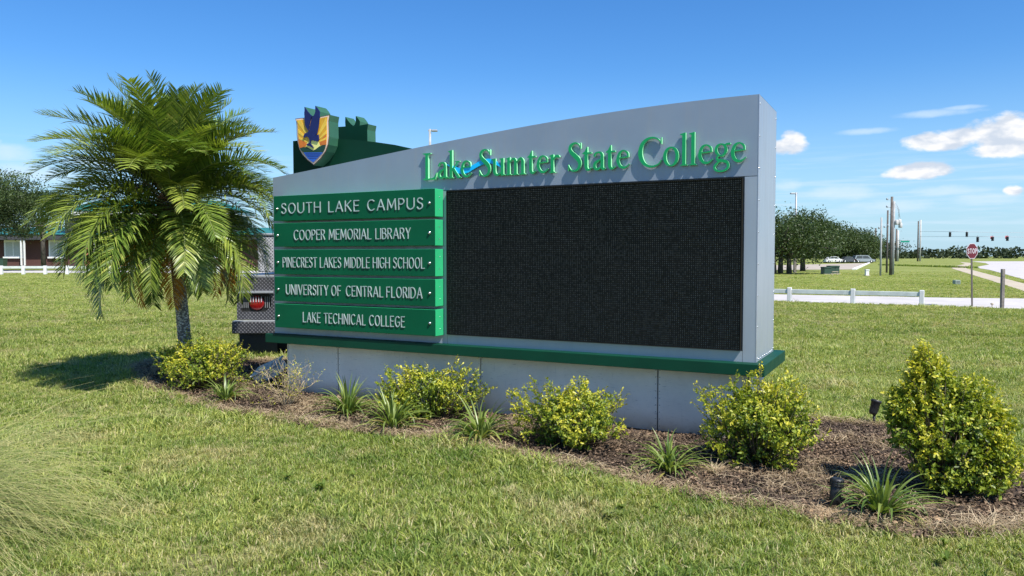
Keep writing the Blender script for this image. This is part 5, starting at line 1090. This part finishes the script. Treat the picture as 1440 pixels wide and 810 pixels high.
# parked cars (side on)
def car(px0, px1, pyb, mat, label, van=False, flip=False):
    gy = 168.0; p0 = (px0 - 720) / F * gy; L_ = (px1 - px0) / F * gy; t = empty('parked_car', (p0, gy, 0), 0, label, 'car', 'cars parked behind the oaks')
    s_ = L_ / 4.6; H_ = 1.45 if not van else 1.72
    low = [(0, .32), (.02, .75), (.25, .88), (1.0, .95), (3.3, .98), (4.2, .85), (4.55, .7), (4.6, .35)]
    up = [(.55, .94), (1.25, H_ - .04), (1.6, H_), (2.6, H_), (3.1, H_ - .1), (3.7, .96)] if not van else [(.12, .92), (.35, H_ - .06), (.7, H_), (2.9, H_), (3.2, H_ - .08), (3.9, .96)]
    FX = (lambda x: (4.6 - x) * s_) if flip else (lambda x: x * s_)
    mb = MB(); mb.prism([(FX(x), z) for x, z in low], 0, 1.8); b_ = mb.build('car_body', mat, t)
    cen = sum(x for x, z in up) / len(up); mb = MB(); mb.prism([(FX(x), z) for x, z in up], .1, 1.7); mb.build('roof', mat, t)
    wn = [(cen + (x - cen) * .86, .96 + (z - .94) * .82) for x, z in up]
    for a_, c_ in ((wn[0][0], cen - .05), (cen + .05, wn[-1][0])):
        pl_ = [(FX(x), z) for x, z in wn if a_ <= x <= c_]; zt_ = .96 + (H_ - .96) * .8; pl_ = ([(FX(a_), .98)] + pl_ + ([(FX(c_), zt_), (FX(c_), .98)] if c_ < wn[-1][0] else []) if a_ == wn[0][0] else [(FX(a_), .98), (FX(a_), zt_)] + pl_)
        mb = MB(); mb.prism(pl_, .09, .098); mb.build('window', M['glass'], t)
    for wx in (.85, 3.75):
        for wy in (-.02, 1.62):
            mb = MB(); mb.lathe([(.2, 0), (.3, 0), (.33, .03), (.33, .17), (.3, .2)], 16, M=Matrix.Translation((FX(wx), wy + .2, .33)) @ Matrix.Rotation(PI / 2, 4, 'X')); w2 = mb.build('wheel', M['rubber'], t)
            if wy < 0: mb = MB(); mb.lathe([(.19, .2), (.19, .21), (.05, .215)], 12, M=Matrix.Translation((FX(wx), wy + .2, .33)) @ Matrix.Rotation(PI / 2, 4, 'X')); mb.build('rim', M['hub'], w2)
    for x_, nm, mt in ((.0, 'tail_light', 'redlamp'), (4.5, 'headlight', 'signwhite')):
        mb = MB(); a_, c_ = sorted((FX(x_), FX(x_ + .12))); mb.box(a_, c_, -.005, .1, .62, .78); mb.build(nm, M[mt], t)
car(1161.5, 1186, 369, M['carwhite'], 'white parked sedan, leftmost of the three cars'); car(1184.5, 1205, 369, M['cargrey'], 'dark grey parked car between the white sedan and the silver van'); car(1201.5, 1230.5, 369, M['carsilver'], 'silver parked van nearest the utility poles', True)

# ------------------------------------------------------------------ trees
def tree(name, px, Y, htop, rx, rz, zc, label, seed, leaf, ncl, npc, mat='oak', trunk=.3, ntr=1, ry=None, group=None, zmin=1.0, blobs=None):
    r = np.random.default_rng(seed); x0 = (px - 720) / F * Y; t = empty(name, (x0, Y, 0), 0, label, 'tree', group); ry = ry or rx; mb = MB(); C = []; T = []
    CC = []
    bl = blobs or [(r.normal(0, .35) * rx, r.normal(0, .35) * ry, zc + r.normal(0, .25) * rz, rx * r.uniform(.45, .75), rz * r.uniform(.45, .75)) for _ in range(9)] + [(0, 0, zc, rx * .8, rz * .85)]
    for i in range(ncl):
        b_ = bl[r.integers(len(bl))]; v = r.normal(size=3); v /= np.linalg.norm(v); rr = r.uniform(.2, 1) ** .4
        c = np.array([b_[0] + v[0] * b_[3] * rr, b_[1] + v[1] * b_[3] * rr * (ry / rx), b_[2] + v[2] * b_[4] * rr]); c[2] = min(max(c[2], zmin + r.uniform(0, .8)), htop - r.uniform(0, .3)); CC.append(c)
        n = int(npc * r.uniform(.6, 1.3)); el_ = np.array([1, 1, .6]) * leaf * r.uniform(1.6, 3.4); C.append(c + r.normal(size=(n, 3)) * el_); T.append(np.clip(r.uniform(0, 1) * .6 + r.uniform(0, .4, n), 0, 1))
    # outward twigs so the outline is ragged
    for i in range(ncl // 5):
        c = CC[r.integers(len(CC))]; d = unit((c - np.array([0, 0, zc])) + r.normal(0, .3, 3)); s_ = np.linspace(0, leaf * r.uniform(4, 9), 16)[:, None]; C.append(c + d * s_ * .7 + r.normal(size=(16, 3)) * leaf * .4); T.append(np.full(16, r.uniform(0, 1)))
    C = np.concatenate(C); T = np.concatenate(T); n = len(C); D = unit(r.normal(size=(n, 3))); N = unit(r.normal(size=(n, 3)) + np.array([0, 0, .5])); L_ = leaf * r.uniform(.7, 1.4, n)
    tag(link_mesh('crown', leaves_mesh('crown', C, D, N, L_, L_ * .62, T, M[mat], .1), t), kind='stuff')
    for k in range(ntr):
        ox = (k - (ntr - 1) / 2) * rx * .16; oy = r.normal(0, .2) * ry * .3; top_ = np.array([ox * 2, oy, zc * .8]); mb.tube([(ox, oy, -.1), (ox * 1.2 + r.normal(0, .08), oy, zc * .4), tuple(top_)], [trunk, trunk * .75, trunk * .5], 8)
        for j in range(7):
            c = CC[r.integers(len(CC))]; st_ = np.array([ox * 1.3, oy, zc * r.uniform(.35, .7)]); m_ = (st_ + c) / 2 + np.array([0, 0, .2]); mb.tube([tuple(st_), tuple(m_), tuple(c)], [trunk * .4, trunk * .25, trunk * .1], 6)
    mb.build('trunk', M['bark'], t, fix=False); return t
G_ = 'oaks along the parking lot right of the sign'
tree('oak_tree', 1099, 66, 6.1, 4.3, 2.7, 3.3, 'nearest oak with a low dark crown, its trunks showing beside the sign edge', 41, .17, 520, 34, ntr=3, trunk=.26, group=G_, zmin=.55)
tree('oak_tree', 1130, 78, 6.4, 3.1, 2.7, 3.7, 'second oak of the row, with shoots sticking up at its right', 42, .18, 480, 36, group=G_, zmin=.9)
tree('oak_tree', 1160, 176, 11.0, 6.2, 5.0, 5.6, 'oak standing behind the white sedan, middle of the row', 43, .34, 560, 34, trunk=.4, group=G_, zmin=.1)
tree('oak_tree', 1187, 178, 8.0, 6.5, 4.6, 3.9, 'dense far oak behind the grey and silver cars', 44, .36, 480, 34, trunk=.4, group=G_, zmin=.1)
tree('oak_tree', 1214, 190, 8.2, 5.2, 4.6, 3.9, 'last round-topped oak of the row, beside the leftmost pole', 45, .36, 440, 34, trunk=.4, group=G_, zmin=.1)
tree('oak_tree', -30, 78, 11.2, 6.6, 4.2, 7.2, 'large oak at the left edge before the brick building', 46, .19, 1250, 38, trunk=.45, group='oaks by the brick building', zmin=3.6)
tree('oak_tree', 62, 92, 9.2, 4.2, 1.6, 8.0, 'lower dark oak reaching out behind the left palm fronds', 47, .19, 240, 34, trunk=.3, group='oaks by the brick building', zmin=5.8)
tree('oak_tree', 1252, 330, 9.0, 8.0, 4.0, 4.5, 'distant tree seen between the utility poles', 48, .6, 90, 24, 'fartree', trunk=.4, zmin=.5)

def far_wood(name, x0, x1, Y, h0, h1, n, seed, leaf, label):
    r = np.random.default_rng(seed); C = []; T = []
    for i in range(n):
        x = x0 + (x1 - x0) * (i + r.uniform(0, 1)) / n; y = Y + r.uniform(-20, 40); h = r.uniform(h0, h1) * (.75 + .25 * math.sin(x * .045 + 1) + .12 * math.sin(x * .13)); m_ = 150; rr = r.uniform(4, 9)
        v = unit(r.normal(size=(m_, 3))); c = np.array([x, y, h * .5]) + v * np.array([rr, rr, h * .5]) * r.uniform(.4, 1, (m_, 1)) ** .4; C.append(c); T.append(np.clip(r.uniform(0, .7) + r.uniform(0, .3, m_), 0, 1))
    C = np.concatenate(C); T = np.concatenate(T); n_ = len(C); L_ = leaf * r.uniform(.7, 1.5, n_)
    tag(link_mesh(name, leaves_mesh(name, C, unit(r.normal(size=(n_, 3))), unit(r.normal(size=(n_, 3)) + [0, -.6, .3]), L_, L_ * .8, T, M['fartree'], .1)), label, 'trees', kind='stuff')
far_wood('distant_tree_line', 40, 900, 470, 5.5, 8.0, 150, 5, 1.6, 'low dark line of distant trees along the horizon at the right')
far_wood('distant_tree_line', -900, -60, 300, 6, 9, 110, 6, 1.4, 'distant trees along the horizon behind the brick building')
# hedge-like undergrowth beneath the oaks and a rough grass clump on the bank
g_ = ground(1296, 375); V = []
tuftr = np.random.default_rng(9); n = 2600; xx = tuftr.uniform(-1, 1, n); yy = tuftr.uniform(-1, 1, n); k = xx ** 2 + yy ** 2 < 1; xx, yy = xx[k], yy[k]
P_ = np.stack([g_.x + xx * .8 + yy * 1.3, g_.y + yy * 16, np.zeros(len(xx))], 1); n = len(P_); up_ = unit(np.stack([tuftr.normal(0, .3, n), tuftr.normal(0, .3, n), np.ones(n)], 1))
tag(link_mesh('rough_grass_clump', leaves_mesh('rough_grass_clump', P_, up_, unit(tuftr.normal(size=(n, 3))), tuftr.uniform(.12, .34, n), np.full(n, .08), tuftr.uniform(0, .5, n), M['duranta'], .05)), 'darker strip of taller rough grass on the far lawn behind the utility poles', 'grass', kind='stuff')

# ------------------------------------------------------------------ brick building behind the palm
Yb = 112.0
def bX(px): return (px - 720) / F * Yb
def bZ(py): return HC + (360 - py) / F * Yb
bl_ = empty('brick_building', (bX(100), Yb, 0), 0, 'low brick school building with green metal roof and white trim behind the palm', 'building')
ox = bX(100)
def bbx(name, px0, px1, py0, py1, y0, y1, mat, par=bl_):
    mb = MB(); z0 = max(0, bZ(py1)); mb.box(bX(px0) - ox, bX(px1) - ox, y0, y1, z0, bZ(py0)); return mb.build(name, M[mat], par)
bbx('wall', -260, 420, 338, 376, 0, 14, 'brick')
bbx('eave', -270, 430, 330.5, 337.5, -1.6, 15, 'roofdark')
mb = MB(); x0, x1 = bX(-270) - ox, bX(430) - ox; z0, z1 = bZ(330.2), bZ(318); mb.add([(x0, -1.7, z0), (x1, -1.7, z0), (x1 - 3, 6.5, z1), (x0 + 3, 6.5, z1), (x0, 15, z0), (x1, 15, z0)], [(0, 1, 2, 3), (3, 2, 5, 4), (0, 3, 4), (1, 5, 2)]); mb.build('roof', M['roofgreen'], bl_)
bbx('upper_wall', 96, 330, 303, 331, -.6, 6, 'roofdark'); bbx('fascia', 90, 336, 297.5, 303, -1.2, 7, 'white')
mb = MB(); x0, x1 = bX(88) - ox, bX(338) - ox; z0, z1 = bZ(297.2), bZ(281); mb.add([(x0, -1.3, z0), (x1, -1.3, z0), (x1 - 4, 3, z1), (x0 + 4, 3, z1), (x0, 7, z0), (x1, 7, z0)], [(0, 1, 2, 3), (3, 2, 5, 4), (0, 3, 4), (1, 5, 2)])
rf = mb.build('upper_roof', M['roofgreen'], bl_)
for k in range(14): xa = x0 + 1 + k * (x1 - x0 - 2) / 13; mb = MB(); mb.add([(xa, -1.3, z0 + .03), (xa + .12, -1.3, z0 + .03), (xa + .12, 3, z1 + .03), (xa, 3, z1 + .03)], [(0, 1, 2, 3)]); mb.build('roof_seam', M['streetgreen'], rf)
for px0, px1 in ((-70, -44), (7.5, 33.5), (70, 92), (230, 256), (290, 314)):
    fr = bbx('window', px0, px1, 337.8, 362.5, -.12, .05, 'white')
    pn_ = bbx('pane', px0 + 2.2, px1 - 2.2, 341, 360, -.16, -.13, 'curtain', fr); bbx('mullion', (px0 + px1) / 2 - .6, (px0 + px1) / 2 + .6, 341, 360, -.2, -.165, 'white', fr); bbx('sill', px0 - 1, px1 + 1, 361, 363.2, -.3, -.125, 'white', fr)
for px in (38.5, 43, 140, 158, 216): bbx('downpipe', px, px + 1.6, 338, 373, -1.5, -1.3, 'white')
bbx('brick_pier', 124, 137, 338, 375, -1.0, -.01, 'brickorange'); bbx('brick_pier', 163, 178, 345, 375, -1.0, -.01, 'brickorange'); bbx('brick_pier', 192, 212, 345, 375, -1.0, -.01, 'brickorange')
bbx('doorway', 180, 190, 342, 375, -.3, -.005, 'glass')
g_ = ground(4, 374.8); t = empty('green_bin', ((3 - 720) / F * 106, 106, 0), 0, 'dark green bin standing against the brick building at the left edge', 'bin')
mb = MB(); mb.prism([(-.42, .05), (.42, .05), (.5, 1.15), (-.5, 1.15)], -.45, .45); mb.build('bin_body', M['boxgreen'], t); mb = MB(); mb.bbox(-.54, .54, -.5, .5, 1.152, 1.25, .03); mb.build('bin_lid', M['boxgreen'], t)
